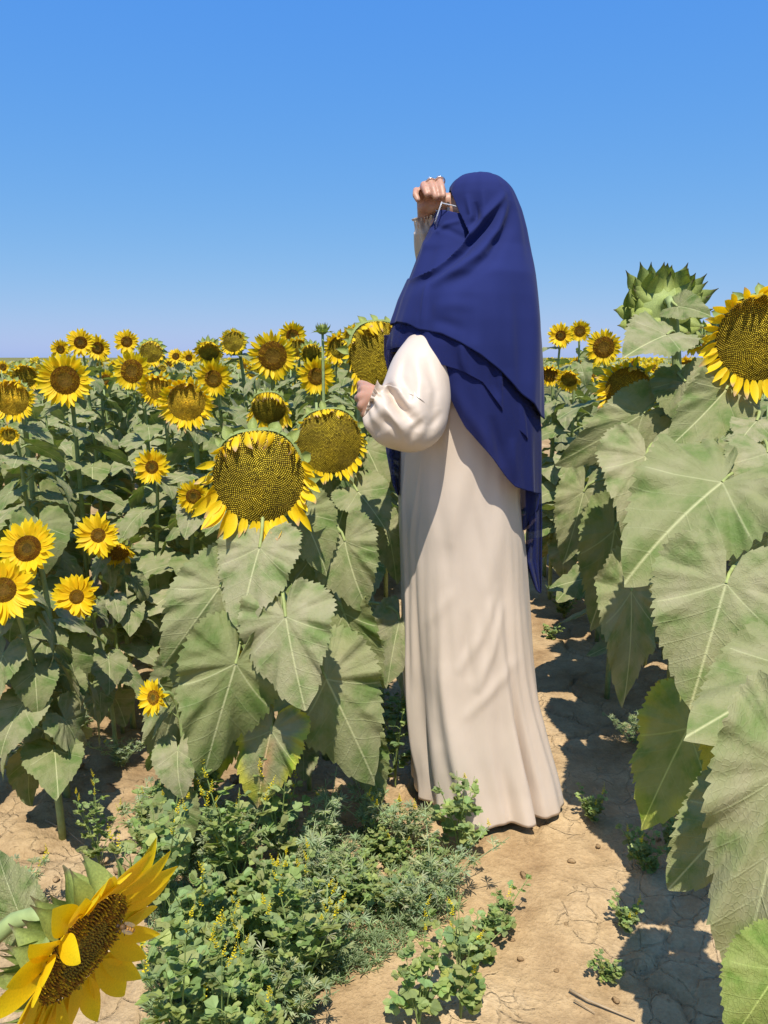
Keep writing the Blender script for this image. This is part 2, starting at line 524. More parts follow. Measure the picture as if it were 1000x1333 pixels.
for i in range(14):
    kw = dict(W=random.uniform(0.82, 1.08), cup=random.uniform(-0.12, 0.22), droop=random.uniform(0.2, 1.1), wave=random.uniform(0.012, 0.04), twist=random.uniform(-0.5, 0.5))
    LEAF_HI.append(leaf_proto(100 + i, True, tilt=random.uniform(0.35, 1.25), **kw))
for i in range(12):
    kw = dict(W=random.uniform(0.82, 1.08), cup=random.uniform(-0.12, 0.25), droop=random.uniform(0.2, 1.1), wave=random.uniform(0.015, 0.045), twist=random.uniform(-0.5, 0.5))
    LEAF_MID.append(leaf_proto(200 + i, True, tilt=random.uniform(0.1, 0.95), nphi=56, nr=7, teeth=13, **kw))
for i in range(6):
    kw = dict(W=random.uniform(0.82, 1.05), cup=random.uniform(-0.12, 0.25), droop=random.uniform(0.2, 1.0), wave=random.uniform(0.015, 0.05))
    LEAF_LO.append(leaf_proto(300 + i, False, tilt=random.uniform(0.2, 1.1), nphi=17, nr=3, teeth=0.0001, **kw))

# ------------------------------------------------------------------ flower heads (unit: disc radius 1, facing +z)
YEL = np.array([0.90, 0.67, 0.012]); ORA = np.array([0.88, 0.50, 0.008])
def petal_geo(seed, wilt=0.0, hi=True, side=False):
    rs = np.random.RandomState(seed)
    n = 9 if hi else 5
    s = np.linspace(0, 1, n)
    wdt = 0.155 * np.sin(np.pi * np.clip(s * 0.93 + 0.06, 0, 1) ** 0.85) ** 0.8 * rs.uniform(0.85, 1.2)
    wdt[-1] = 0.008
    wdt[0] = 0.06
    if wilt: wdt = wdt * (1 - 0.25 * wilt)
    cur = rs.uniform(-0.5, 0.5) + wilt * rs.uniform(0.2, 1.5)
    tw = rs.uniform(-0.5, 0.5) * (1 + 2 * wilt)
    xs = np.sin(cur * s) / cur; zs = (1 - np.cos(cur * s)) / cur
    sway = rs.uniform(-0.08, 0.08) * s ** 2
    V = []; C = []
    tip = np.array([0.62, 0.40, 0.22]) if rs.rand() < 0.45 * wilt * 2 else np.array([0.88, 0.64, 0.02])
    base = YEL * (1 - 0.35) + ORA * 0.35
    for i in range(n):
        ch = 0.35 + 0.3 * wilt
        for k in (-1, 0, 1):
            y = k * wdt[i]; z = (abs(k) * wdt[i]) * ch
            a = tw * s[i]
            yy = y * math.cos(a) - z * math.sin(a); zz = y * math.sin(a) + z * math.cos(a)
            V.append((xs[i], yy + sway[i], zs[i] + zz))
            c = base * (1 - s[i]) + YEL * s[i]
            if wilt: c = c * (1 - smooth01((s[i] - 0.55) / 0.4)) + tip * smooth01((s[i] - 0.55) / 0.4)
            if k == 0: c = c * 0.93
            C.append(c)
    return np.array(V), gridfaces(3, n), np.array(C)
def petal_mesh(seed, wilt):
    mb = MB(); V, F, C = petal_geo(seed, wilt)
    mb.add(V, F, 0, None, C)
    return mb.mesh('petal', [M_PETAL])
PET_FRESH = [petal_mesh(i, 0.0) for i in range(8)]
PET_WILT = [petal_mesh(50 + i, random.uniform(0.7, 1.0)) for i in range(10)]
PET_SEMI = [petal_mesh(80 + i, 0.3) for i in range(8)]

def petal_layout(rs, style, down):
    """(azimuth, lift toward the front, length, twist) for every ray petal; down = local 2d direction of gravity"""
    out = []
    n = {'fresh': 42, 'semi': 50, 'wilt': 58}[style]
    for i in range(n):
        a = (i + rs.uniform(-0.35, 0.35)) / n * 2 * math.pi
        d = np.array([math.cos(a), math.sin(a)])
        g = float(np.dot(d, down))                # 1 at the bottom of the head
        if style == 'fresh':
            lift = rs.uniform(-0.15, 0.45) + (0.25 if i % 2 else 0); L = rs.uniform(0.85, 1.15)
        elif style == 'semi':
            lift = rs.uniform(0.0, 0.6) + max(0, -g) * rs.uniform(0.3, 1.2) + (0.3 if i % 3 == 0 else 0); L = rs.uniform(0.5, 0.72)
        else:
            lift = rs.uniform(0.1, 0.7) + max(0, -g) * rs.uniform(0.9, 2.0); L = rs.uniform(0.22, 0.56) * (1.35 if g > 0.3 else 0.9)
            if rs.rand() < 0.12: continue
        out.append((a, lift, L, rs.uniform(-0.6, 0.6) * (0.5 if style == 'fresh' else 1.2)))
    return out
def petal_matrix(a, lift, L, tw, down, style, rr=0.97):
    rad = np.array([math.cos(a), math.sin(a), 0]); z = np.array([0, 0, 1.0])
    g3 = np.array([down[0], down[1], 0])
    D = rad * math.cos(lift) + z * math.sin(lift)
    D = D + g3 * {'fresh': 0.0, 'semi': 0.12, 'wilt': 0.45}[style]
    up = z * math.cos(lift) - rad * math.sin(lift)
    side = np.cross(up, nrm(D))
    up = up * math.cos(tw) + side * math.sin(tw)
    return frame(D, up, rad * rr + z * 0.02, (L, L * {'fresh': 1.12, 'semi': 1.25, 'wilt': 1.35}[style], L))

def disc_mesh(style, n, seed):
    rs = np.random.RandomState(seed)
    mb = MB()
    # receptacle face
    k = 28; rings = [0, 0.3, 0.6, 0.85, 1.0]
    def dome(r):
        if style in ('mature', 'gold'): return 0.16 * (1 - r ** 2) - 0.05 * np.exp(-(r / 0.3) ** 2)
        return 0.14 * (1 - r ** 2) - 0.10 * np.exp(-(r / 0.35) ** 2)
    V = [(0, 0, dome(0) - 0.02)]; F = []
    for i, r in enumerate(rings[1:]):
        for j in range(k):
            a = j * 2 * math.pi / k
            V.append((r * math.cos(a), r * math.sin(a), dome(r) - 0.03))
    for j in range(k): F.append((0, 1 + j, 1 + (j + 1) % k))
    for i in range(len(rings) - 2):
        for j in range(k):
            a = 1 + i * k + j; b = 1 + i * k + (j + 1) % k
            F.append((a, a + k, b + k, b))
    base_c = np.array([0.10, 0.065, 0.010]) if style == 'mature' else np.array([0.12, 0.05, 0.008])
    mb.add(V, F, 0, None, base_c)
    kk = np.arange(n) + 0.5
    r = np.sqrt(kk / n) * 0.985; th = kk * 2.399963
    size = 1.35 / math.sqrt(n)
    for i in range(n):
        ri = r[i]; c = math.cos(th[i]); s = math.sin(th[i])
        p = np.array([ri * c, ri * s, dome(ri) - 0.02])
        er = np.array([c, s, 0.0]); et = np.array([-s, c, 0.0])
        jr = rs.uniform(0.85, 1.15)
        if style in ('mature', 'gold'):
            h = size * rs.uniform(0.9, 1.6); tipw = 0.42; lean = -0.25
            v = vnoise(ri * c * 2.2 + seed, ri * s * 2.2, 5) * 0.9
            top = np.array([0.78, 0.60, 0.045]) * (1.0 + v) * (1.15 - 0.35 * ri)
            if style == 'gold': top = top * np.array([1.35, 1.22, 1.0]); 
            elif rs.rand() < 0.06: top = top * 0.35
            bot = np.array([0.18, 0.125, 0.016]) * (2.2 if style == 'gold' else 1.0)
        elif style == 'bloom':
            h = size * rs.uniform(1.2, 2.4) * (1.3 if ri > 0.55 else 0.7); tipw = 0.35; lean = 0.0
            if ri > 0.60: top = np.array([0.34, 0.14, 0.012]) if rs.rand() < 0.55 else np.array([0.62, 0.33, 0.015])
            elif ri > 0.36: top = np.array([0.55, 0.34, 0.02])
            else: top = np.array([0.22, 0.20, 0.03])
            bot = np.array([0.10, 0.04, 0.006])
        else:                                              # dark: brown ring round a green heart
            h = size * rs.uniform(1.0, 2.2) * (1.2 if ri > 0.5 else 0.6); tipw = 0.3; lean = 0.0
            if ri > 0.50: top = np.array([0.46, 0.21, 0.016]) if rs.rand() < 0.55 else np.array([0.80, 0.50, 0.02])
            else: top = np.array([0.46, 0.31, 0.03])
            bot = np.array([0.14, 0.065, 0.010])
        top = top * rs.uniform(0.75, 1.25)
        q = size * 0.62 * jr
        ap = p + np.array([0, 0, h]) + er * lean * h
        V = [p + er * q, p + et * q, p - er * q, p - et * q,
             ap + er * q * tipw, ap + et * q * tipw, ap - er * q * tipw, ap - et * q * tipw]
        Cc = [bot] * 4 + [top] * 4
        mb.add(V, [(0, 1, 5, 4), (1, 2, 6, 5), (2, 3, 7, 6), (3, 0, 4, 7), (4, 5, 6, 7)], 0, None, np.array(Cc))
    return mb.mesh('seed_disc', [M_DISC], smooth=False)
DISC = {('gold', 'hi'): disc_mesh('gold', 1100, 21), ('gold', 'mid'): disc_mesh('gold', 500, 22),
        ('mature', 'hi'): disc_mesh('mature', 1900, 1), ('mature', 'mid'): disc_mesh('mature', 650, 2),
        ('bloom', 'hi'): disc_mesh('bloom', 900, 3), ('bloom', 'mid'): disc_mesh('bloom', 380, 4),
        ('dark', 'hi'): disc_mesh('dark', 1100, 5), ('dark', 'mid'): disc_mesh('dark', 380, 6),
        ('mature', 'lo'): disc_mesh('mature', 150, 7), ('bloom', 'lo'): disc_mesh('bloom', 120, 8), ('dark', 'lo'): disc_mesh('dark', 120, 9)}

BR = np.array([0.29, 0.34, 0.085])
def bract_geo(seed, L=0.55, Wd=0.20, curl=0.8):
    rs = np.random.RandomState(seed)
    n = 8; s = np.linspace(0, 1, n)
    wd = Wd * np.where(s < 0.55, np.sin(np.pi * (0.25 + s * 0.6)), 0) 
    wd = Wd * np.interp(s, [0, 0.25, 0.5, 0.65, 0.8, 1.0], [0.75, 1.0, 0.85, 0.42, 0.16, 0.03])
    cur = curl * rs.uniform(0.6, 1.3)
    xs = L * np.sin(cur * s) / cur; zs = L * (1 - np.cos(cur * s)) / cur
    sw = rs.uniform(-0.12, 0.12) * s ** 2 * L
    V = []; C = []
    for i in range(n):
        for k in (-1, -0.5, 0, 0.5, 1):
            V.append((xs[i], k * wd[i] + sw[i], zs[i] - 0.5 * abs(k) ** 2 * wd[i]))
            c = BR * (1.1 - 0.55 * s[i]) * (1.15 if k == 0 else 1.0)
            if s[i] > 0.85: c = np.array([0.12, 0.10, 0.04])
            C.append(c)
    return np.array(V), gridfaces(5, n), np.array(C)
def bract_mesh(seed, **kw):
    mb = MB(); V, F, C = bract_geo(seed, **kw); mb.add(V, F, 0, None, C)
    return mb.mesh('bract', [M_GREEN])
BRACTS = [bract_mesh(i, L=random.uniform(0.55, 0.75), Wd=random.uniform(0.19, 0.25), curl=random.uniform(0.4, 1.1)) for i in range(8)]
def bract_layout(rs):
    out = []
    for ring, (n, rr, zz, lift) in enumerate(((15, 0.98, -0.06, -0.25), (14, 0.86, -0.22, -0.45), (12, 0.68, -0.36, -0.30), (9, 0.48, -0.46, -0.12))):
        for i in range(n):
            a = (i + 0.5 * ring + rs.uniform(-0.25, 0.25)) / n * 2 * math.pi
            out.append((a, rr, zz, lift + rs.uniform(-0.35, 0.35)))
    return out
def bract_matrix(a, rr, zz, lift, s=1.0):
    rad = np.array([math.cos(a), math.sin(a), 0]); z = np.array([0, 0, 1.0])
    D = rad * math.cos(lift) + z * math.sin(lift)
    return frame(D, -z * math.cos(lift) + rad * math.sin(lift), rad * rr + z * zz, s)
def back_mesh(seed, bracts=True, seg=22):
    mb = MB()
    prof = [(1.0, 0.0), (1.06, -0.05), (1.02, -0.16), (0.85, -0.30), (0.58, -0.42), (0.34, -0.50), (0.20, -0.60), (0.155, -0.74)]
    V = []; C = []
    for r, z in prof:
        for j in range(seg):
            a = j * 2 * math.pi / seg
            k = 1 + 0.03 * math.sin(5 * a + seed)
            V.append((r * k * math.cos(a), r * k * math.sin(a), z))
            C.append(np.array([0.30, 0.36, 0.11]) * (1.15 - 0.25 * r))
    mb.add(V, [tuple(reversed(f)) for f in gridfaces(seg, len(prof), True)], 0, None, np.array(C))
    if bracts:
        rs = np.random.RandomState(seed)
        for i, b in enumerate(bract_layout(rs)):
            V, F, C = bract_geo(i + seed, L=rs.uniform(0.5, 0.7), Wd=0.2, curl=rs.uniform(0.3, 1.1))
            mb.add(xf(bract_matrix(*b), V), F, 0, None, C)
    return mb.mesh('flower_head', [M_GREEN])
BACK = [back_mesh(i) for i in (1, 2, 3)]
BACK_BARE = back_mesh(9, False, 32)
def ring_mesh(style, seed, hi, lm):
    rs = np.random.RandomState(seed); mb = MB(); down = np.array([0, -1.0])
    wl = {'fresh': 0.0, 'semi': 0.3, 'wilt': 0.9}[style]
    for i, (a, l, L, tw) in enumerate(petal_layout(rs, style, down)):
        V, F, C = petal_geo(seed * 100 + i, wl, hi)
        mb.add(xf(petal_matrix(a, l, L * lm, tw, down, style), V), F, 0, None, C * rs.uniform(0.88, 1.05))
    me = mb.mesh('petal_ring', [M_PETAL])
    return me
_RING = {}
def get_ring(style, q, k, lm):
    lm = max(0.4, round(lm * 4) / 4)
    key = (style, q, k, lm)
    if key not in _RING:
        _RING[key] = ring_mesh(style, k + {'fresh': 0, 'semi': 10, 'wilt': 20}[style], q != 'lo', lm)
    return _RING[key]

def head_frame(Nv, loc, R):
    """local +y is up the face, so that gravity is local -y"""
    Nv = nrm(Nv); up = np.array([0, 0, 1.0])
    y = up - Nv * np.dot(up, Nv)
    if np.linalg.norm(y) < 0.05: y = np.array([0, 1.0, 0])
    y = nrm(y); x = np.cross(y, Nv)
    m = np.eye(4); m[:3, 0] = x * R; m[:3, 1] = y * R; m[:3, 2] = Nv * R; m[:3, 3] = loc
    return Matrix(m.tolist())

def add_head(plant, loc, Nv, R, disc, pet, q, plen=1.0, seed=0, bs=None, pw=1.0):
    """q: 'hi' every petal an object; 'mid'/'lo' one ring of petals"""
    rs = np.random.RandomState(seed)
    M = head_frame(Nv, loc, R)
    bare = (q == 'hi')
    h = ob('flower_head', BACK_BARE if bare else BACK[seed % 3], plant, M)
    ob('seed_disc', DISC[(disc, q)], h)
    down = np.array([0, -1.0])
    if q == 'hi':
        protos = {'fresh': PET_FRESH, 'semi': PET_SEMI, 'wilt': PET_WILT}[pet]
        for a, l, L, tw in petal_layout(rs, pet, down):
            ob('petal', protos[rs.randint(len(protos))], h, petal_matrix(a, l, L * plen, tw, down, pet) @ Matrix.Diagonal((1, pw, 1, 1)))
        for b in bract_layout(rs):
            ob('bract', BRACTS[rs.randint(8)], h, bract_matrix(*b, s=rs.uniform(0.85, 1.15) * (bs or 0.55)))
    else:
        r = ob('petal_ring', get_ring(pet, q, seed % 3, plen), h)
        r['kind'] = 'stuff'
    return h

STEMC = np.array([0.27, 0.33, 0.12])
def stem_mesh(path, r0, r1, seg=8):
    mb = MB()
    V, F = tube(path, np.linspace(r0, r1, len(path)), seg)
    mb.add(V, F, 0, None, STEMC)
    return mb.mesh('stem', [M_STEM])
def stem_path(base, head, Nv, R, n=16):
    """from the ground up and over into the back of the head, relative to base"""
    base = np.asarray(base, float); neck = np.asarray(head) - nrm(Nv) * R * 0.72
    H = neck[2] - base[2]
    Nv = nrm(Nv)
    c1 = base + np.array([0, 0, H * 0.55])
    c2 = neck - Nv * min(0.10, 0.3 * H) + np.array([0, 0, 0.02 if Nv[2] > 0.3 or abs(Nv[0]) > 0.7 else 0.05])
    return bez(base, c1, c2, neck, n) - base

ALL_PLANTS = []
HEADS = []
def random_leaves(plant, path, nleaf, rs, protos, Lmid, zlo=0.2, zhi=0.93, toward=None):
    az0 = rs.uniform(0, 6.28)
    Hs = path[-1][2]
    seglen = np.concatenate([[0], np.cumsum(np.linalg.norm(np.diff(path, axis=0), axis=1))]); seglen /= seglen[-1]
    for i in range(nleaf):
        f = zlo + (zhi - zlo) * (i + rs.uniform(-0.3, 0.3)) / max(1, nleaf - 1)
        f = min(max(f, 0.05), 0.95)
        p = np.array([np.interp(f, seglen, path[:, k]) for k in range(3)])
        az = az0 + i * 2.39996 + rs.uniform(-0.4, 0.4)
        size = Lmid * np.interp(f, [0.0, 0.25, 0.6, 0.85, 1.0], [0.75, 1.0, 1.0, 0.72, 0.45]) * rs.uniform(0.8, 1.15)
        wp = np.array(plant.location) + p + np.array([math.cos(az), math.sin(az), -0.35]) * size * 0.85
        dz = wp[1] * CP - (wp[2] - CAM_H) * SP
        if dz > 0.2:
            lu, lv = proj(wp)
            if any(dz < hz_ + 0.03 and np.hypot(lu - hu, lv - hv) < hr * 0.85 + 0.30 * size / dz * FPX for hu, hv, hr, hz_ in HEADS): continue
        m = Matrix.Translation(Vector(p.tolist())) @ Matrix.Rotation(az, 4, 'Z') @ Matrix.Rotation(rs.uniform(-0.3, 0.25), 4, 'Y') @ Matrix.Rotation(rs.uniform(-0.3, 0.3), 4, 'X') @ Matrix.Scale(size, 4)
        ob('leaf', protos[rs.randint(len(protos))], plant, m)

def hero_leaf(plant, base, stem, spec, seed):
    """spec: attach pixel, tip pixel, depths of both, width ratio, roll, options; stalk runs to the stem"""
    (ua, va, za), (ut, vt, zt) = spec[0], spec[1]
    W = spec[2]; opt = dict(spec[3]) if len(spec) > 3 else {}
    A = PZC(ua, va, za); T = PZC(ut, vt, zt)
    D = T - A; L = np.linalg.norm(D); D = D / L
    roll = opt.pop('roll', 0.0)
    face = nrm(np.array([0, 0, CAM_H]) - A) * 0.75 + np.array([-0.15, -0.2, 0.75])
    rs = np.random.RandomState(seed)
    kw = dict(nphi=210, nr=13, teeth=25, W=W, cup=rs.choice([-0.22, -0.12, 0.16, 0.26]), droop=rs.uniform(0.3, 0.8), wave=rs.uniform(0.026, 0.055), twist=rs.uniform(-0.5, 0.5))
    roll += rs.uniform(-0.28, 0.28)
    kw.update(opt)
    k = kw['droop']
    # the chord of the bent midrib runs from attach to tip
    chord = np.array([math.sin(k) / k, -(1 - math.cos(k)) / k]); cl = np.linalg.norm(chord); ca = math.atan2(chord[1], chord[0])
    Nn = nrm(face - D * np.dot(face, D)); side = np.cross(Nn, D)
    Nn = nrm(Nn * math.cos(roll) + side * math.sin(roll))
    Dx = D * math.cos(-ca) + Nn * math.sin(-ca); Nz = Nn * math.cos(-ca) - D * math.sin(-ca)
    V, F, uv, C = blade(seed, **kw)
    m = frame(Dx, Nz, A - base, L / cl)
    mb = MB(); mb.add(xf(m, V), F, 0, uv, C)
    # stalk
    ia = A - base
    i = int(np.argmin(np.linalg.norm(stem - (ia + np.array([0, 0, -0.03])), axis=1)))
    i = max(1, min(i, len(stem) - 3))
    s0 = stem[i]
    pth = bez(s0, s0 * 0.6 + ia * 0.4 + np.array([0, 0, 0.03]), ia - Dx * 0.35 * min(L, 0.12) + np.array([0, 0, 0.02]), ia, 9)
    Vt, Ft = tube(pth, np.linspace(0.0062, 0.0034, 9), 7, False)
    mb.add(Vt, Ft, 1, None, PETI * np.array([1.15, 1.1, 0.9]))
    o = ob('leaf', mb.mesh('leaf', [M_LEAF, M_STEM]), plant)
    return o

GROUPS = {}
def sunflower(u, v, zc, outer, disc_px, disc, pet, q, label, Nv=None, base=None, nleaf=9, Lmid=0.17, seed=0, heroes=None, group=None, plen=None, protos=None, zlo=0.2, zhi=0.93, stem_r=0.010, bs=None, pw=1.0):
    H = PZC(u, v, zc)
    R = disc_px / 2 / FPX * zc
    rs = np.random.RandomState(seed * 7 + 3)
    if Nv is None:
        Nv = nrm(np.array([-0.05 - H[0] * 0.12, -1.0, 0.12]) + rs.uniform(-0.22, 0.22, 3))
    Nv = nrm(Nv)
    if base is None:
        bx, by = H[0] - Nv[0] * (R + 0.05) + rs.uniform(-0.05, 0.05), H[1] - Nv[1] * (R + 0.06) + rs.uniform(-0.03, 0.05)
    else: bx, by = base
    B = np.array([bx, by, G(bx, by) - 0.01])
    e = empty('sunflower', B)
    tag(e, label, 'sunflower', group or 'sunflowers in the field')
    path = stem_path(B, H, Nv, R)
    ob('stem', stem_mesh(path, stem_r, max(0.0045, R * 0.15)), e)
    natural = {'fresh': 0.95, 'semi': 0.6, 'wilt': 0.38}[pet]
    if plen is None: plen = ((outer / disc_px) - 1) / natural if disc_px else 1
    h = add_head(e, H - B, Nv, R, disc, pet, q, plen, seed, bs, pw)
    if heroes:
        for i, s in enumerate(heroes): hero_leaf(e, B, path, s, seed * 100 + i)
    if nleaf: random_leaves(e, path, nleaf, rs, protos or (LEAF_HI if zc < 2.3 else LEAF_MID), Lmid, zlo, zhi)
    ALL_PLANTS.append((bx, by))
    return e, h

# ------------------------------------------------------------------ the sunflowers one can tell apart
FL = [  # u, v, depth, outer px, disc px, disc, petals, label
    (85, 495, 2.9, 72, 38, 'dark', 'fresh', 'brown-centred sunflower standing clear on a tall bare stem, upper left'),
    (105, 446, 3.8, 38, 17, 'bloom', 'fresh', 'small skyline sunflower, left one of an overlapping pair above the leaves, upper left'),
    (127, 453, 4.0, 36, 16, 'bloom', 'fresh', 'small skyline sunflower, right one of an overlapping pair, upper left'),
    (79, 455, 4.2, 26, 11, 'bloom', 'fresh', 'tiny half-hidden bloom left of the overlapping skyline pair'),
    (165, 445, 4.2, 34, 15, 'dark', 'fresh', 'small round sunflower alone against the sky left of a ripe head'),
    (197, 458, 3.8, 40, 29, 'mature', 'wilt', 'ripe skyline head with dark green disc and few short petals, upper left'),
    (172, 483, 3.3, 54, 31, 'dark', 'fresh', 'sunflower turned slightly right with red-brown disc below the skyline, upper left'),
    (243, 523, 2.7, 80, 50, 'gold', 'semi', 'large sunflower with yellow-green disc and full fringe of petals, left of centre'),
    (206, 505, 3.0, 54, 32, 'gold', 'semi', 'sunflower half hidden behind the left side of a larger one'),
    (278, 493, 3.1, 52, 23, 'dark', 'fresh', 'orange-hearted sunflower just right of the large yellow-green one'),
    (229, 464, 5.4, 22, 10, 'bloom', 'fresh', 'tiny distant bloom, left one of two on the skyline'),
    (246, 466, 5.2, 21, 9, 'bloom', 'fresh', 'tiny distant bloom, right one of two on the skyline'),
    (272, 457, 3.8, 44, 27, 'mature', 'semi', 'drooping skyline sunflower with shaded disc, left of a ripe round one'),
    (304, 445, 4.0, 40, 28, 'mature', 'semi', 'ripe round sunflower with wide green disc standing above the skyline'),
    (355, 463, 3.2, 64, 38, 'dark', 'fresh', 'broad brown-disc sunflower against the sky above the two ripe heads'),
    (381, 437, 4.3, 37, 17, 'bloom', 'fresh', 'yellow sunflower highest of a cluster on the skyline left of the green bud'),
    (388, 453, 3.9, 36, 23, 'mature', 'semi', 'sunflower below the highest one in the skyline cluster'),
    (405, 459, 3.8, 34, 24, 'mature', 'semi', 'drooping small head at the right of the skyline cluster'),
    (412, 490, 3.2, 50, 23, 'dark', 'fresh', 'sunflower with shaded disc and long lower petals below the green bud'),
    (443, 452, 3.6, 52, 30, 'mature', 'semi', 'sunflower partly hidden behind the head the woman touches'),
    (350, 531, 2.6, 66, 46, 'mature', 'wilt', 'nodding sunflower with petal shadows on its disc, right above the biggest head'),
    (198, 608, 2.7, 47, 18, 'bloom', 'fresh', 'small starry bloom with green heart amid leaves left of the biggest head'),
    (252, 646, 2.5, 45, 20, 'bloom', 'fresh', 'small all-yellow bloom touching the left side of the biggest head'),
    (128, 697, 2.3, 56, 20, 'dark', 'fresh', 'small sunflower with a brown eye in front of a drooping one, left'),
    (152, 718, 2.38, 52, 32, 'dark', 'semi', 'drooping sunflower tucked behind a smaller brown-eyed bloom, left'),
    (36, 714, 1.9, 78, 36, 'bloom', 'fresh', 'wide sunflower with golden ringed disc near the left edge'),
    (4, 768, 1.7, 84, 34, 'dark', 'fresh', 'sunflower cut in half by the left edge of the picture'),
    (100, 777, 2.15, 60, 20, 'dark', 'fresh', 'small bloom on a straight thin stem over bare soil, left'),
    (200, 908, 1.68, 48, 20, 'bloom', 'fresh', 'lowest small sunflower close to the bare soil, facing left beside big leaves'),
    (15, 518, 2.6, 70, 46, 'gold', 'semi', 'large ripe sunflower at the upper left edge of the picture'),
    (32, 490, 3.0, 48, 30, 'mature', 'semi', 'drooping sunflower behind the ripe one at the upper left edge'),
    (12, 566, 2.4, 32, 18, 'mature', 'semi', 'sunflower at the left edge mostly covered by a leaf'),
    (302, 850, 1.98, 34, 14, 'bloom', 'fresh', 'small bloom mostly hidden behind the lower leaves of the biggest sunflower, left one'),
    (376, 902, 1.98, 34, 14, 'bloom', 'fresh', 'small bloom mostly hidden behind the lower leaves of the biggest sunflower, right one'),
    (462, 438, 3.3, 40, 24, 'mature', 'semi', 'sunflower whose petals peek over the head the woman touches'),
    (730, 437, 4.0, 33, 14, 'bloom', 'fresh', 'small sunflower on the skyline nearest the woman\'s back'),
    (755, 431, 4.3, 28, 15, 'dark', 'fresh', 'small dark-centred skyline bloom between two others right of the woman'),
    (786, 452, 3.0, 50, 28, 'dark', 'fresh', 'orange-centred round sunflower left of the one seen from behind'),
    (716, 487, 3.6, 36, 20, 'dark', 'semi', 'dark-disc sunflower touching the edge of the woman\'s veil, right side'),
    (741, 493, 3.5, 38, 22, 'mature', 'semi', 'drooping sunflower right of the one touching the woman\'s veil'),
    (818, 507, 2.45, 92, 60, 'gold', 'semi', 'large sunflower with yellow disc crossed by a dark leaf, right of path'),
    (906, 436, 2.8, 56, 30, 'mature', 'semi', 'sunflower hidden behind the one seen from behind, petals showing to its right'),
    (893, 480, 2.75, 44, 24, 'mature', 'semi', 'sunflower showing only yellow petals below the one seen from behind'),
    (930, 470, 3.3, 34, 16, 'bloom', 'fresh', 'small bloom between the backward head and the right edge head'),
]
HID = (302, 376, 12, 79, 893, 930, 462)
HEADS += [(f[0], f[1], f[3] / 2, f[2]) for f in FL if f[0] not in HID] + [(337, 620, 80, 1.72), (429, 574, 52, 2.02), (493, 462, 55, 2.26), (985, 440, 62, 1.9), (862, 400, 55, 2.32), (420, 428, 12, 3.0)]
A_LEAVES = [
    ((338, 713, 1.70), (314, 822, 1.66), 1.02, {'cup': 0.05, 'droop': 0.35}),
    ((372, 803, 1.64), (399, 926, 1.60), 1.04, {'cup': 0.04, 'droop': 0.35}),
    ((287, 764, 1.72), (211, 870, 1.74), 0.80, {'roll': 0.45}),
    ((307, 864, 1.66), (262, 1008, 1.70), 0.82, {'roll': 0.25, 'cup': 0.02}),
    ((353, 951, 1.74), (336, 1052, 1.78), 0.86, {'streak': (1.7, 0.95, 1.0), 'edge': (1.7, 1.6, 0.5)}),
    ((425, 884, 1.76), (486, 1012, 1.84), 0.86, {'roll': -0.3}),
    ((449, 704, 1.86), (478, 795, 1.86), 0.98, {'roll': -0.2}),
    ((392, 668, 1.84), (424, 748, 1.84), 0.98, {}),
    ((448, 798, 1.90), (502, 892, 1.92), 0.80, {'roll': -0.5}),
    ((238, 885, 1.80), (203, 1000, 1.86), 0.58, {'roll': 0.5}),
    ((405, 726, 1.95), (425, 790, 1.95), 1.0, {}),
    ((300, 905, 1.86), (250, 1045, 1.92), 0.5, {'edge': (1.8, 1.7, 0.4), 'roll': 0.6}),
]
B_LEAVES = [
    ((466, 640, 2.02), (503, 690, 1.98), 1.1, {}),
    ((520, 808, 2.05), (508, 892, 2.05), 0.9, {}),
    ((470, 960, 2.00), (498, 1042, 2.02), 0.75, {'roll': -0.3}),
    ((450, 655, 2.10), (430, 720, 2.08), 1.0, {}),
    ((478, 585, 2.12), (500, 640, 2.10), 1.0, {}),
    ((505, 690, 2.15), (518, 760, 2.15), 0.9, {}),
]
D_LEAVES = [
    ((945, 760, 1.50), (897, 925, 1.50), 1.02, {'cup': 0.06, 'droop': 0.3}),
    ((1045, 872, 1.36), (890, 964, 1.30), 0.86, {'roll': 0.15, 'droop': 0.3}),
    ((992, 905, 1.46), (932, 1038, 1.50), 0.85, {'roll': 0.2, 'edge': (1.5, 1.5, 0.6)}),
    ((1000, 590, 1.72), (1003, 668, 1.66), 1.15, {}),
    ((940, 628, 1.66), (812, 762, 1.62), 0.98, {'roll': 0.15}),
    ((985, 548, 1.84), (962, 578, 1.80), 1.2, {}),
    ((945, 507, 1.95), (862, 590, 1.92), 0.72, {'roll': 0.5}),
    ((1000, 700, 1.80), (985, 800, 1.85), 0.9, {}),
]
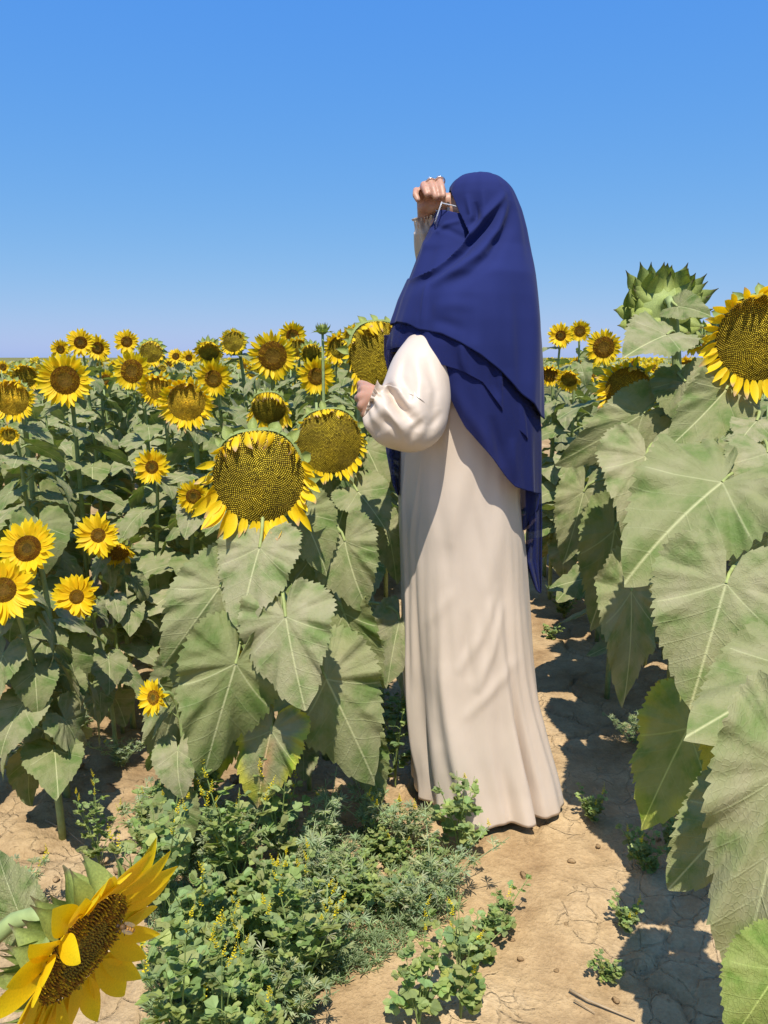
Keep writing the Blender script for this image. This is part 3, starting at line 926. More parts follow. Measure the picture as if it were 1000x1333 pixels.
E_LEAVES = [
    ((841, 594, 2.00), (815, 712, 1.96), 0.95, {'cup': 0.08}),
    ((868, 436, 2.14), (812, 466, 2.08), 1.12, {'roll': -0.1, 'droop': 0.3}),
    ((882, 399, 2.20), (927, 413, 2.14), 0.95, {'roll': -0.2}),
    ((893, 497, 2.12), (945, 520, 2.05), 1.25, {'roll': -0.25}),
    ((893, 497, 2.16), (880, 548, 2.10), 1.3, {}),
    ((838, 538, 2.18), (722, 606, 2.22), 0.62, {'roll': 0.35}),
    ((800, 690, 2.20), (768, 818, 2.26), 0.62, {'roll': 0.5}),
    ((822, 770, 2.00), (812, 918, 2.02), 0.50, {'roll': 0.35}),
    ((760, 640, 2.40), (733, 735, 2.44), 0.62, {'roll': 0.4}),
    ((896, 948, 1.72), (838, 1078, 1.76), 0.82, {'edge': (1.35, 1.4, 0.55), 'col': (1.1, 1.15, 0.75), 'roll': 0.1}),
    ((880, 905, 1.85), (868, 960, 1.85), 1.0, {'col': (1.3, 1.3, 0.5), 'edge': (1.6, 1.4, 0.4)}),
    ((850, 700, 2.10), (835, 790, 2.15), 0.75, {}),
]
N_LEAVES = [
    ((1030, 1000, 1.10), (960, 1290, 1.12), 0.56, {'roll': 0.05, 'droop': 0.35}),
    ((968, 1052, 1.24), (870, 1158, 1.26), 0.80, {'roll': 0.3}),
    ((1015, 1262, 1.02), (950, 1360, 1.04), 0.9, {'col': (0.9, 1.05, 0.6)}),
    ((1040, 960, 1.22), (1000, 1010, 1.20), 1.0, {}),
]
sunflower(337, 620, 1.72, 168, 122, 'mature', 'wilt', 'hi', 'tall sunflower with the biggest seed disc and wilting petals, in front of the left field',
          Nv=(0.02, -1, 0.06), base=(PG(352, 985)[0], PG(352, 985)[1]), nleaf=3, Lmid=0.16, seed=1, heroes=A_LEAVES, stem_r=0.016, plen=1.0)
sunflower(429, 574, 2.02, 110, 86, 'mature', 'wilt', 'hi', 'sunflower with a dark ripe seed disc and shrivelled petals just below the woman\'s lowered hand',
          Nv=(0.10, -1, 0.22), nleaf=5, Lmid=0.17, seed=2, heroes=B_LEAVES, stem_r=0.014)
sunflower(493, 462, 2.26, 120, 88, 'mature', 'wilt', 'hi', 'large ripe sunflower the woman touches, its disc half hidden behind her veil',
          Nv=(0.50, -0.9, 0.05), nleaf=6, Lmid=0.18, seed=3, stem_r=0.014, zhi=0.8)
sunflower(990, 440, 1.90, 150, 112, 'mature', 'semi', 'hi', 'tall sunflower with ripe green-brown disc cut by the right edge of the picture',
          Nv=(-0.20, -1, -0.02), base=(1.02, 1.95), nleaf=5, Lmid=0.2, seed=4, heroes=D_LEAVES, stem_r=0.016, plen=0.85, zhi=0.7)
eE, hE = sunflower(862, 404, 2.32, 104, 76, 'mature', 'semi', 'hi', 'sunflower seen from behind with spiky green bracts, tallest on the right of the path',
          Nv=(0.10, 0.93, -0.30), base=(0.92, 2.30), nleaf=7, Lmid=0.2, seed=5, heroes=E_LEAVES, stem_r=0.016, plen=0.7, zhi=0.75, bs=1.3)
# the nearest one, bottom left, with a bee on its disc
FR, UPV, FW = np.array([1.0, 0, 0]), np.array([0, SP, CP]), np.array([0, CP, -SP])
nN = FR * 0.84 - UPV * 0.36 - FW * 0.34
eN, hN = sunflower(108, 1232, 0.66, 300, 150, 'dark', 'fresh', 'hi', 'nearest sunflower, side-on with bright long yellow petals and a bee, bottom left corner',
          Nv=nN, base=(-0.52, 0.45), nleaf=4, Lmid=0.14, seed=6, stem_r=0.008, plen=0.98, zhi=0.75, bs=1.05,
          heroes=[((28, 1196, 0.74), (-4, 1108, 0.76), 0.7, {})], pw=1.2)
# the plant out of frame on the right whose leaves reach into it
def headless(bx, by, top, label, heroes, nleaf, Lmid, seed, group=None, protos=None, zlo=0.2, bud=True, lean=(0, 0)):
    B = np.array([bx, by, G(bx, by) - 0.01])
    rs = np.random.RandomState(seed)
    e = empty('sunflower', B); tag(e, label, 'sunflower', group or 'sunflowers in the field')
    tp = B + np.array([lean[0], lean[1], top])
    path = bez(B, B + np.array([0, 0, top * 0.4]), tp - np.array([0, 0, top * 0.3]), tp, 12) - B
    ob('stem', stem_mesh(path, 0.011, 0.005), e)
    if bud:
        h = ob('flower_bud', BUDM, e, Matrix.Translation(Vector((tp - B).tolist())) @ Matrix.Rotation(rs.uniform(0, 6), 4, 'Z') @ Matrix.Scale(rs.uniform(0.016, 0.026), 4))
    for i, s in enumerate(heroes or []): hero_leaf(e, B, path, s, seed * 100 + i)
    random_leaves(e, path, nleaf, rs, protos or LEAF_MID, Lmid, zlo, 0.97)
    ALL_PLANTS.append((bx, by))
    return e
def bud_mesh():
    mb = MB(); rs = np.random.RandomState(4)
    prof = [(0.2, -0.6), (0.75, -0.35), (1.0, 0.0), (0.85, 0.35), (0.4, 0.55), (0.05, 0.6)]
    V = [(r * math.cos(j * 0.6283), r * math.sin(j * 0.6283), z) for r, z in prof for j in range(10)]
    mb.add(V, gridfaces(10, len(prof), True), 0, None, np.array([0.22, 0.28, 0.07]))
    for ring in range(3):
        for i in range(9):
            a = (i + 0.5 * ring) / 9 * 2 * math.pi
            V, F, C = bract_geo(i + 9 * ring, L=1.5, Wd=0.34, curl=rs.uniform(-1.4, -0.5) if ring else rs.uniform(-0.6, 0.6))
            rad = np.array([math.cos(a), math.sin(a), 0]); lift = (0.2, 0.7, 1.1)[ring]
            D = rad * math.cos(lift) + np.array([0, 0, math.sin(lift)])
            mb.add(xf(frame(D, rad * math.sin(lift) - np.array([0, 0, math.cos(lift)]), rad * (0.95, 0.9, 0.7)[ring] + np.array([0, 0, (-0.2, 0.05, 0.25)[ring]])), V), F, 0, None, C)
    return mb.mesh('flower_bud', [M_GREEN])
BUDM = bud_mesh()
headless(0.84, 1.02, 1.0, 'sunflower at bottom right, only its broad drooping leaves reaching into the picture', N_LEAVES, 4, 0.2, 8, protos=LEAF_HI, bud=False, zlo=0.5)
headless(0.83, 0.60, 1.05, 'unseen sunflower added just beside the camera on the right to shade the path corner', None, 9, 0.21, 9, protos=LEAF_HI, bud=False, zlo=0.45)  # out of view, added to cast leaf shade on the path corner
headless(0.80, 0.20, 1.12, 'unseen sunflower added right beside the camera to shade the path, outside the right edge', None, 9, 0.22, 19, protos=LEAF_HI, bud=False, zlo=0.45)  # a second unseen plant, put in for its shadow

SPECIAL_N = {200: (-0.45, -0.85, 0.25), 152: (0.15, -0.8, -0.45), 818: (-0.4, -0.9, 0.12), 350: (0.05, -0.85, -0.35), 272: (0.1, -0.85, -0.35), 36: (0.05, -1, 0.45), 4: (0.3, -1, 0.35),
             405: (0.3, -0.8, -0.3), 741: (-0.45, -0.7, -0.25), 128: (0.05, -0.9, 0.3), 32: (0.35, -0.8, -0.1), 15: (0.1, -1, 0.0), 906: (0.5, 0.3, -0.1), 100: (0.05, -0.9, 0.3), 412: (0.1, -0.9, -0.05)}
for i, (u, v, z, o_, d_, ds, ps, lab) in enumerate(FL):
    q = 'hi' if o_ >= 58 and z < 3.0 or u in (85,) else 'mid'
    small = u in (302, 376, 200, 100, 128)
    sunflower(u, v, z, o_, d_, ds, ps, q, lab, Nv=SPECIAL_N.get(u), nleaf=9 if small else 17, Lmid=0.10 if small else (0.13 if v > 690 else (0.17 if z < 3 else 0.175)),
              seed=20 + i, zlo=0.22 if v < 700 else 0.3, stem_r=0.007 if small else 0.010)
pb = PZC(420, 428, 3.0)
e = headless(pb[0], pb[1], pb[2] - G(pb[0], pb[1]), 'young sunflower with a closed green bud on a thin stalk above the skyline', None, 9, 0.14, 77, zlo=0.25)
for c in e.children:
    if c.name.startswith('flower_bud'): c.scale = (0.021, 0.021, 0.021)

# ------------------------------------------------------------------ the rest of the field, in rows
def foliage_mesh(seed):
    rs = np.random.RandomState(seed); mb = MB()
    for i in range(12):
        src = LEAF_LO[rs.randint(6)]
        V = np.empty(len(src.vertices) * 3); src.vertices.foreach_get('co', V); V = V.reshape(-1, 3)
        F = [tuple(p.vertices) for p in src.polygons]; mi = [p.material_index for p in src.polygons]
        f = 0.3 + 0.65 * i / 11
        m = Matrix.Translation((0, 0, f)) @ Matrix.Rotation(i * 2.4 + rs.uniform(-0.4, 0.4), 4, 'Z') @ Matrix.Rotation(rs.uniform(-0.3, 0.3), 4, 'Y') @ Matrix.Scale(rs.uniform(0.13, 0.19) * (0.7 if i > 9 else 1), 4)
        W = xf(m, V)
        uv = np.tile([0.5, 0.5], (len(W), 1))
        uvd = src.uv_layers[0].data
        for p in src.polygons:
            for li in p.loop_indices: uv[src.loops[li].vertex_index] = uvd[li].uv
        for mm in (0, 1):
            Fs = [F[k] for k in range(len(F)) if mi[k] == mm]
            used = sorted({a for ff in Fs for a in ff}); mp = {a: b for b, a in enumerate(used)}
            mb.add(W[used], [tuple(mp[a] for a in ff) for ff in Fs], mm, uv[used], PETI if mm else None)
    return mb.mesh('foliage', [M_LEAF, M_STEM])
FOLI = [foliage_mesh(i) for i in range(6)]
STEM_FAR = stem_mesh(np.array([[0, 0, 0], [0.01, 0, 0.5], [0, 0.005, 1.0]]), 0.011, 0.006, 5)

rng = np.random.RandomState(42)
far_stuff = []
side_stuff = []
def in_view(x, y, m=0.25):
    return abs(x) < 0.53 * (y * CP + 0.2) + m
placed = list(ALL_PLANTS)
KEEP = [(0.27, 2.0, 0.42)]
n_fill = 0
for k in list(range(0, -26, -1)) + list(range(1, 16)):
    y = 1.35 + rng.uniform(0, 0.3)
    while y < 46:
        step = 0.27 if y < 8 else 0.42 + 0.02 * (y - 8)
        y += step * rng.uniform(0.8, 1.2)
        x = rowx(k, y) + rng.uniform(-0.07, 0.07)
        if not in_view(x, y):
            if y > 13.5 and abs(x) < 1.0 * y: far_stuff.append((x, y))
            elif 1.9 < y <= 13.5 and abs(x) < 1.0 * y + 1.0: side_stuff.append((x, y))
            continue
        if k <= 0:
            if y < 2.35 and x > -1.15: continue
            if k == 0 and y < 2.5: continue
        else:
            if k == 1 and y < 2.45: continue
            if y < 1.6: continue
        if np.hypot(x - 0.27, y - 2.0) < 0.45: continue
        if y < 9 and any(abs(px - x) < 0.17 and abs(py - y) < 0.17 for px, py in placed): continue
        placed.append((x, y))
        side = 'left' if k <= 0 else 'right'
        if y > 13.5:
            far_stuff.append((x, y)); continue
        n_fill += 1
        h = rng.uniform(0.82, 1.06) if y < 5 else rng.uniform(0.93, 1.10)
        sd = 1000 + n_fill
        if y < 6.0:
            headless(x, y, h, 'flowerless leafy sunflower plant crowded among the others on the %s of the path' % side, None, 18 if y < 4 else 14, 0.165 if k <= 0 else 0.185, sd,
                     group='leafy plants in the %s field' % side, bud=rng.rand() < 0.35, protos=LEAF_MID, zlo=0.18, lean=(rng.uniform(-.05, .05), rng.uniform(-.05, .05)))
        else:
            B = (x, y, G(x, y) - 0.01)
            e = empty('sunflower', B)
            flower = rng.rand() < 0.30
            tag(e, ('distant sunflower in bloom deep in the %s field' if flower else 'distant leafy sunflower plant deep in the %s field') % side, 'sunflower', 'distant %s plants in the %s field' % ('blooming' if flower else 'leafy', side))
            ob('stem', STEM_FAR, e, Matrix.Scale(h, 4))
            rot = Matrix.Rotation(rng.uniform(0, 6.28), 4, 'Z')
            f = ob('foliage', FOLI[rng.randint(6)], e, rot @ Matrix.Scale(h, 4)); f['kind'] = 'stuff'
            if flower:
                R = rng.uniform(0.035, 0.06); Nv = nrm(np.array([0, -1, 0.1]) + rng.uniform(-0.25, 0.25, 3))
                ds, ps = [('bloom', 'fresh'), ('dark', 'fresh'), ('mature', 'semi')][rng.randint(3)]
                add_head(e, np.array([0, 0, h + 0.01]) + Nv * 0.03, Nv, R, ds, ps, 'lo', 1.0, sd)
# beside the frame: the rows go on
def side_field():
    rs = np.random.RandomState(6); mb = MB()
    src = []
    for me in FOLI:
        V = np.empty(len(me.vertices) * 3); me.vertices.foreach_get('co', V)
        uvl = np.empty(len(me.loops) * 2); me.uv_layers[0].data.foreach_get('uv', uvl); uvl = uvl.reshape(-1, 2)
        li = np.empty(len(me.loops), np.int32); me.loops.foreach_get('vertex_index', li)
        uv = np.zeros((len(me.vertices), 2)); uv[li] = uvl
        src.append((V.reshape(-1, 3), [tuple(p.vertices) for p in me.polygons if p.material_index == 0], uv))
    for x, y in side_stuff:
        h = rs.uniform(0.85, 1.08); V, F, uv = src[rs.randint(len(src))]
        m = Matrix.Translation((x, y, G(x, y))) @ Matrix.Rotation(rs.uniform(0, 6.28), 4, 'Z') @ Matrix.Scale(h, 4)
        mb.add(xf(m, V), F, 0, uv)
        Vt, Ft = tube(np.array([[x, y, G(x, y)], [x, y, G(x, y) + h]]), [0.012, 0.007], 4, False); mb.add(Vt, Ft, 1, None, STEMC)
        if rs.rand() < 0.35:
            R = rs.uniform(0.04, 0.055); c = np.array([x, y - 0.05, G(x, y) + h + 0.02])
            Mh = head_frame(nrm(np.array([0, -1, 0.1]) + rs.uniform(-0.25, 0.25, 3)), c, R)
            for j, pz in enumerate(petal_layout(rs, 'fresh', np.array([0, -1.0]))):
                V2, F2, C2 = petal_geo(j, 0.0, False); mb.add(xf(Mh, xf(petal_matrix(*pz, np.array([0, -1.0]), 'fresh'), V2)), F2, 2, None, C2)
            a_ = np.linspace(0, 2 * math.pi, 14, endpoint=False)
            mb.add(xf(Mh, np.concatenate([[[0, 0, 0.12]], np.stack([np.cos(a_), np.sin(a_), 0 * a_], -1)])), [(0, 1 + j, 1 + (j + 1) % 14) for j in range(14)], 2, None, np.array([0.30, 0.18, 0.02]))
    o = ob('side_sunflower_field', mb.mesh('side_sunflower_field', [M_LEAF, M_STEM, M_PETAL]))
    tag(o, 'rows of sunflowers going on beyond both sides of the picture', 'field', None, 'stuff')
side_field()
# beyond: the field as one mass
def far_field():
    rs = np.random.RandomState(5); mb = MB()
    for x, y in far_stuff:
        h = rs.uniform(0.95, 1.13)
        z0 = G(x, y)
        for i in range(7):
            a = rs.uniform(0, 6.28); r = rs.uniform(0.04, 0.22); zz = z0 + h * rs.uniform(0.55, 1.0); s = rs.uniform(0.09, 0.15) * (1 + y / 40)
            d = np.array([math.cos(a), math.sin(a), rs.uniform(-0.9, 0.1)]); d /= np.linalg.norm(d)
            sd = nrm(np.cross(d, [0, 0, 1])); c = np.array([x + r * math.cos(a), y + r * math.sin(a), zz])
            V = [c - d * s * 0.5, c + sd * s * 0.5, c + d * s * 0.9, c - sd * s * 0.5]
            mb.add(V, [(0, 1, 2, 3)], 0, [(0.2, 0.5), (0.4, 0.9), (0.9, 0.5), (0.4, 0.1)])
        V, F = tube(np.array([[x, y, z0], [x, y, z0 + h]]), [0.012, 0.008], 3, False)
        mb.add(V, F, 1, None, STEMC)
        if rs.rand() < 0.3:
            c = np.array([x, y - 0.06, z0 + h + 0.01]); R = rs.uniform(0.07, 0.10)
            n = 14; V = [c + np.array([0, -0.01, 0])]; C = [(0.25, 0.16, 0.02)]
            for j in range(n):
                a = j * 2 * math.pi / n; rr = R if j % 2 else R * 0.75
                V.append(c + np.array([rr * math.cos(a), rs.uniform(-0.02, 0.02), rr * math.sin(a)])); C.append(YEL)
            mb.add(V, [(0, 1 + j, 1 + (j + 1) % n) for j in range(n)], 2, None, np.array(C))
    o = ob('far_sunflower_field', mb.mesh('far_sunflower_field', [M_LEAF, M_STEM, M_PETAL], smooth=False))
    tag(o, 'far rows of sunflowers merging into one green and yellow band at the horizon', 'field', None, 'stuff')
far_field()

# ------------------------------------------------------------------ the woman
YW = 2.0
def prof_from(rows, sg=7.0):
    """rows of (v, u left, u right, half depth) on the plane y = YW -> smooth functions of height"""
    zs, xc, a, b = [], [], [], []
    for v, ul, ur, bb in rows:
        l = PY(ul, v, YW); r = PY(ur, v, YW)
        zs.append(l[2]); xc.append((l[0] + r[0]) / 2); a.append((r[0] - l[0]) / 2); b.append(bb)
    zs = np.array(zs)[::-1]; arr = np.array([xc, a, b])[:, ::-1]
    zf = np.linspace(zs[0], zs[-1], 500)
    D = np.array([np.interp(zf, zs, r) for r in arr])
    ker = np.exp(-(np.arange(-14, 15) / sg) ** 2); ker /= ker.sum()
    Dp = np.array([np.convolve(np.pad(r, 14, mode='reflect', reflect_type='odd'), ker, 'valid') for r in D])
    return lambda z: tuple(np.interp(z, zf, r) for r in Dp)
def polyd(pu, pv, line):
    """distance in pixels to a polyline, and the signed side"""
    best = np.full(pu.shape, 1e9); sg = np.zeros(pu.shape); along = np.zeros(pu.shape)
    n = len(line) - 1
    for i in range(n):
        (x0, y0), (x1, y1) = line[i], line[i + 1]
        dx, dy = x1 - x0, y1 - y0; L2 = dx * dx + dy * dy
        t = np.clip(((pu - x0) * dx + (pv - y0) * dy) / L2, 0, 1)
        d = np.hypot(pu - x0 - t * dx, pv - y0 - t * dy)
        s = np.sign((pu - x0) * dy - (pv - y0) * dx)
        c = d < best
        best = np.where(c, d, best); sg = np.where(c, s, sg); along = np.where(c, (i + t) / n, along)
    return best, sg, along

person = empty('person', (PY(632, 1008, YW)[0], YW, 0.0))
tag(person, 'woman in navy veil and long beige dress shading her eyes on the path', 'person')
PB = np.array(person.location)

# --- body: one continuous surface, joined from tapered limbs by a voxel remesh
def capsule(A, B, ra, rb, seg=14):
    A = np.asarray(A, float); B = np.asarray(B, float)
    d = B - A; L = np.linalg.norm(d); d = d / (L + 1e-9)
    pts = []; rad = []
    for k in range(5):
        t = -math.pi / 2 + (k + 0.12) / 5.12 * math.pi / 2
        pts.append(A + d * ra * math.sin(t)); rad.append(ra * math.cos(t))
    for f in (0.0, 0.5, 1.0):
        pts.append(A + d * L * f); rad.append(ra + (rb - ra) * f)
    for k in range(1, 6):
        t = (k - 0.12) / 5.0 * math.pi / 2
        pts.append(B + d * rb * math.sin(t)); rad.append(rb * math.cos(t))
    return tube(np.array(pts), rad, seg)
mbB = MB()
def cap(p, q, ra, rb):
    V, F = capsule(np.asarray(p) - PB, np.asarray(q) - PB, ra, rb); mbB.add(V, F)
def chain(pts, rads):
    for i in range(len(pts) - 1): cap(pts[i], pts[i + 1], rads[i], rads[i + 1])
W = lambda u, v, Y: PY(u, v, Y)
# head, face, neck
cap(W(632, 273, 2.0), W(621, 274, 2.0), 0.078, 0.076)
cap(W(612, 285, 2.0), W(600, 318, 2.0), 0.072, 0.045)
cap(W(584, 262, 1.978), W(584, 262, 2.022), 0.020, 0.020)        # brow
cap(W(578, 276, 2.0), W(567, 291, 2.0), 0.009, 0.014)            # nose
cap(W(584, 291, 1.968), W(584, 291, 2.032), 0.020, 0.020)        # cheeks
cap(W(578, 308, 1.99), W(578, 308, 2.01), 0.013, 0.013)          # mouth
cap(W(585, 326, 2.0), W(588, 326, 2.0), 0.020, 0.020)            # chin
cap(W(636, 283, 1.915), W(638, 293, 1.918), 0.014, 0.010)        # ears
cap(W(636, 283, 2.085), W(638, 293, 2.082), 0.014, 0.010)
chain([W(628, 300, 2.0), W(630, 352, 2.0), W(625, 400, 2.0)], [0.062, 0.055, 0.07])
# trunk and hips
chain([W(618, 405, 1.95), W(608, 470, 1.95), W(606, 560, 1.95), W(612, 630, 1.93)], [0.085, 0.095, 0.085, 0.10])
chain([W(618, 405, 2.05), W(608, 470, 2.05), W(606, 560, 2.05), W(612, 630, 2.07)], [0.085, 0.095, 0.085, 0.10])
cap(W(622, 395, 1.88), W(622, 395, 2.12), 0.062, 0.062)
# legs and feet
for s in (-1, 1):
    hip = W(612, 640, 2.0 + s * 0.08); knee = W(610, 830, 2.0 + s * 0.085); ank = W(622, 985, 2.0 + s * 0.075)
    chain([hip, knee, ank], [0.088, 0.058, 0.036])
    cap(np.array([ank[0] + 0.01, ank[1], 0.042]), np.array([ank[0] - 0.13, ank[1], 0.030]), 0.036, 0.026)
# left arm, bent, reaching to the flower
chain([W(606, 412, 1.89), W(552, 552, 1.82), W(491, 520, 1.748)], [0.050, 0.030, 0.021])
wl = W(488, 517, 1.742)
mcp = [W(475, 507, 1.762), W(471, 517, 1.750), W(472, 528, 1.744), W(477, 538, 1.744)]
for k, m_ in enumerate(mcp):
    cap(wl, m_, 0.020, 0.0125)
    pip = m_ + np.array([-0.006 - 0.004 * (k < 2), 0.034, -0.004]); dip = pip + np.array([0.018, 0.022, -0.006]); tip = dip + np.array([0.020, 0.006, -0.004])
    chain([m_, pip, dip, tip], [0.0115, 0.0095, 0.0085, 0.0075])
chain([wl + np.array([-0.005, 0.015, 0.012]), W(476, 503, 1.785), W(470, 500, 1.81), W(468, 505, 1.83)], [0.015, 0.012, 0.010, 0.008])
# right arm, raised, the hand shading the eyes
chain([W(616, 410, 2.125), W(588, 398, 2.30), W(554, 290, 2.075)], [0.055, 0.042, 0.024])
wr = W(554, 281, 2.065)
hand = {
    'little': [(549, 259, 2.045), (542, 248, 2.005), (541, 254, 1.978), (544, 260, 1.970)],
    'ring': [(556, 252, 2.043), (552, 241, 1.995), (554, 247, 1.968), (556, 253, 1.958)],
    'middle': [(564, 248, 2.040), (560, 236, 1.992), (564, 246, 1.962), (567, 256, 1.952)],
    'index': [(573, 248, 2.035), (572, 234, 1.990), (575, 245, 1.960), (577, 255, 1.950)],
}
for kf, (nm, pp) in enumerate(hand.items()):
    q = [W(*x) for x in pp]; f = 0.88 if nm == 'little' else 1.0
    cap(wr, q[0], 0.021, 0.0150 * f)
    chain(q, [0.0120 * f, 0.0098 * f, 0.0090 * f, 0.0078 * f])
cap(W(552, 270, 2.05), W(570, 262, 2.035), 0.018, 0.016)
chain([W(560, 272, 2.045), W(572, 268, 2.025), W(582, 262, 2.015), W(590, 256, 2.012)], [0.015, 0.0125, 0.0105, 0.009])
bme = mbB.mesh('body', [M_SKIN])
body = ob('body', bme, person)
md = body.modifiers.new('remesh', 'REMESH'); md.mode = 'VOXEL'; md.voxel_size = 0.0033; md.use_smooth_shade = True
md2 = body.modifiers.new('smooth', 'SMOOTH'); md2.factor = 0.5; md2.iterations = 2
dg = bpy.context.evaluated_depsgraph_get()
nb_ = bpy.data.meshes.new_from_object(body.evaluated_get(dg))
body.modifiers.clear()
body.data = nb_; nb_.name = 'body'
nb_.materials.clear(); nb_.materials.append(M_SKIN)
nb_.polygons.foreach_set('use_smooth', [True] * len(nb_.polygons))

# eyes
def ball(c, r, col, sq=(1, 1, 1), n=12, m=8):
    V = []; 
    for i in range(m + 1):
        t = math.pi * i / m
        for j in range(n):
            a = 2 * math.pi * j / n
            V.append((c[0] + r * sq[0] * math.sin(t) * math.cos(a), c[1] + r * sq[1] * math.sin(t) * math.sin(a), c[2] + r * sq[2] * math.cos(t)))
    return V, gridfaces(n, m + 1, True), col
for y in (1.969, 2.031):
    mb = MB(); c = W(587.5, 274, y) - PB
    V, F, cc = ball(c, 0.0125, (0.45, 0.40, 0.36)); mb.add(V, F, 0, None, cc)
    V, F, cc = ball(c + np.array([-0.0085, -0.001, 0]), 0.0058, (0.03, 0.015, 0.008)); mb.add(V, F, 0, None, cc)
    ob('eye', mb.mesh('eye', [M_PLAIN]), person)
    mb = MB()
    pts = [W(582 + 3 * abs(t), 266 - 1.5 * (1 - t * t), y + 0.018 * t) - PB for t in np.linspace(-1, 1, 6)]
    V, F = tube(np.array(pts), [0.002, 0.0035, 0.004, 0.004, 0.003, 0.0015], 6); mb.add(V, F, 0, None, (0.02, 0.012, 0.008))
    ob('eyebrow', mb.mesh('eyebrow', [M_PLAIN]), person)
# glasses with a clear frame
mb = MB()
ax = nrm(np.array([0.35, 0, 1.0])); ay = np.array([0, 1.0, 0])
for y in (1.964, 2.036):
    c = W(570.5, 277, y) - PB
    t = np.linspace(0, 2 * math.pi, 29)
    sx = np.sign(np.cos(t)) * np.abs(np.cos(t)) ** 0.5; sy = np.sign(np.sin(t)) * np.abs(np.sin(t)) ** 0.5
    ptsr = c + 0.023 * sx[:, None] * ax + 0.028 * sy[:, None] * ay
    V, F = tube(ptsr, 0.0017, 7, False); mb.add(V, F)
    V, F = tube(np.array([c + 0.018 * ax + (0.028 if y > 2 else -0.028) * ay, W(596, 269, 2.066 if y > 2 else 1.934) - PB, W(632, 276, 2.078 if y > 2 else 1.922) - PB]), 0.0016, 6); mb.add(V, F)
V, F = tube(np.array([W(570, 275, 1.992) - PB, W(568, 274, 2.0) - PB, W(570, 275, 2.008) - PB]), 0.0022, 6); mb.add(V, F)
gl = ob('eyeglasses', mb.mesh('eyeglasses', [M_CLEAR]), person)
# rings
def ring_obj(c, d, r):
    mb = MB(); d = nrm(d); a = nrm(np.cross(d, [0.3, 0.2, 1])); b = np.cross(d, a)
    t = np.linspace(0, 2 * math.pi, 25)
    V, F = tube(c + r * (np.cos(t)[:, None] * a + np.sin(t)[:, None] * b), 0.0016, 6, False); mb.add(V, F)
    ob('finger_ring', mb.mesh('finger_ring', [M_METAL]), person)
for nm in ('middle', 'index'):
    p0, p1 = W(*hand[nm][0]) - PB, W(*hand[nm][1]) - PB
    p2 = W(*hand[nm][2]) - PB
    ring_obj(p1 * 0.8 + p2 * 0.2, p2 - p1, 0.0122)

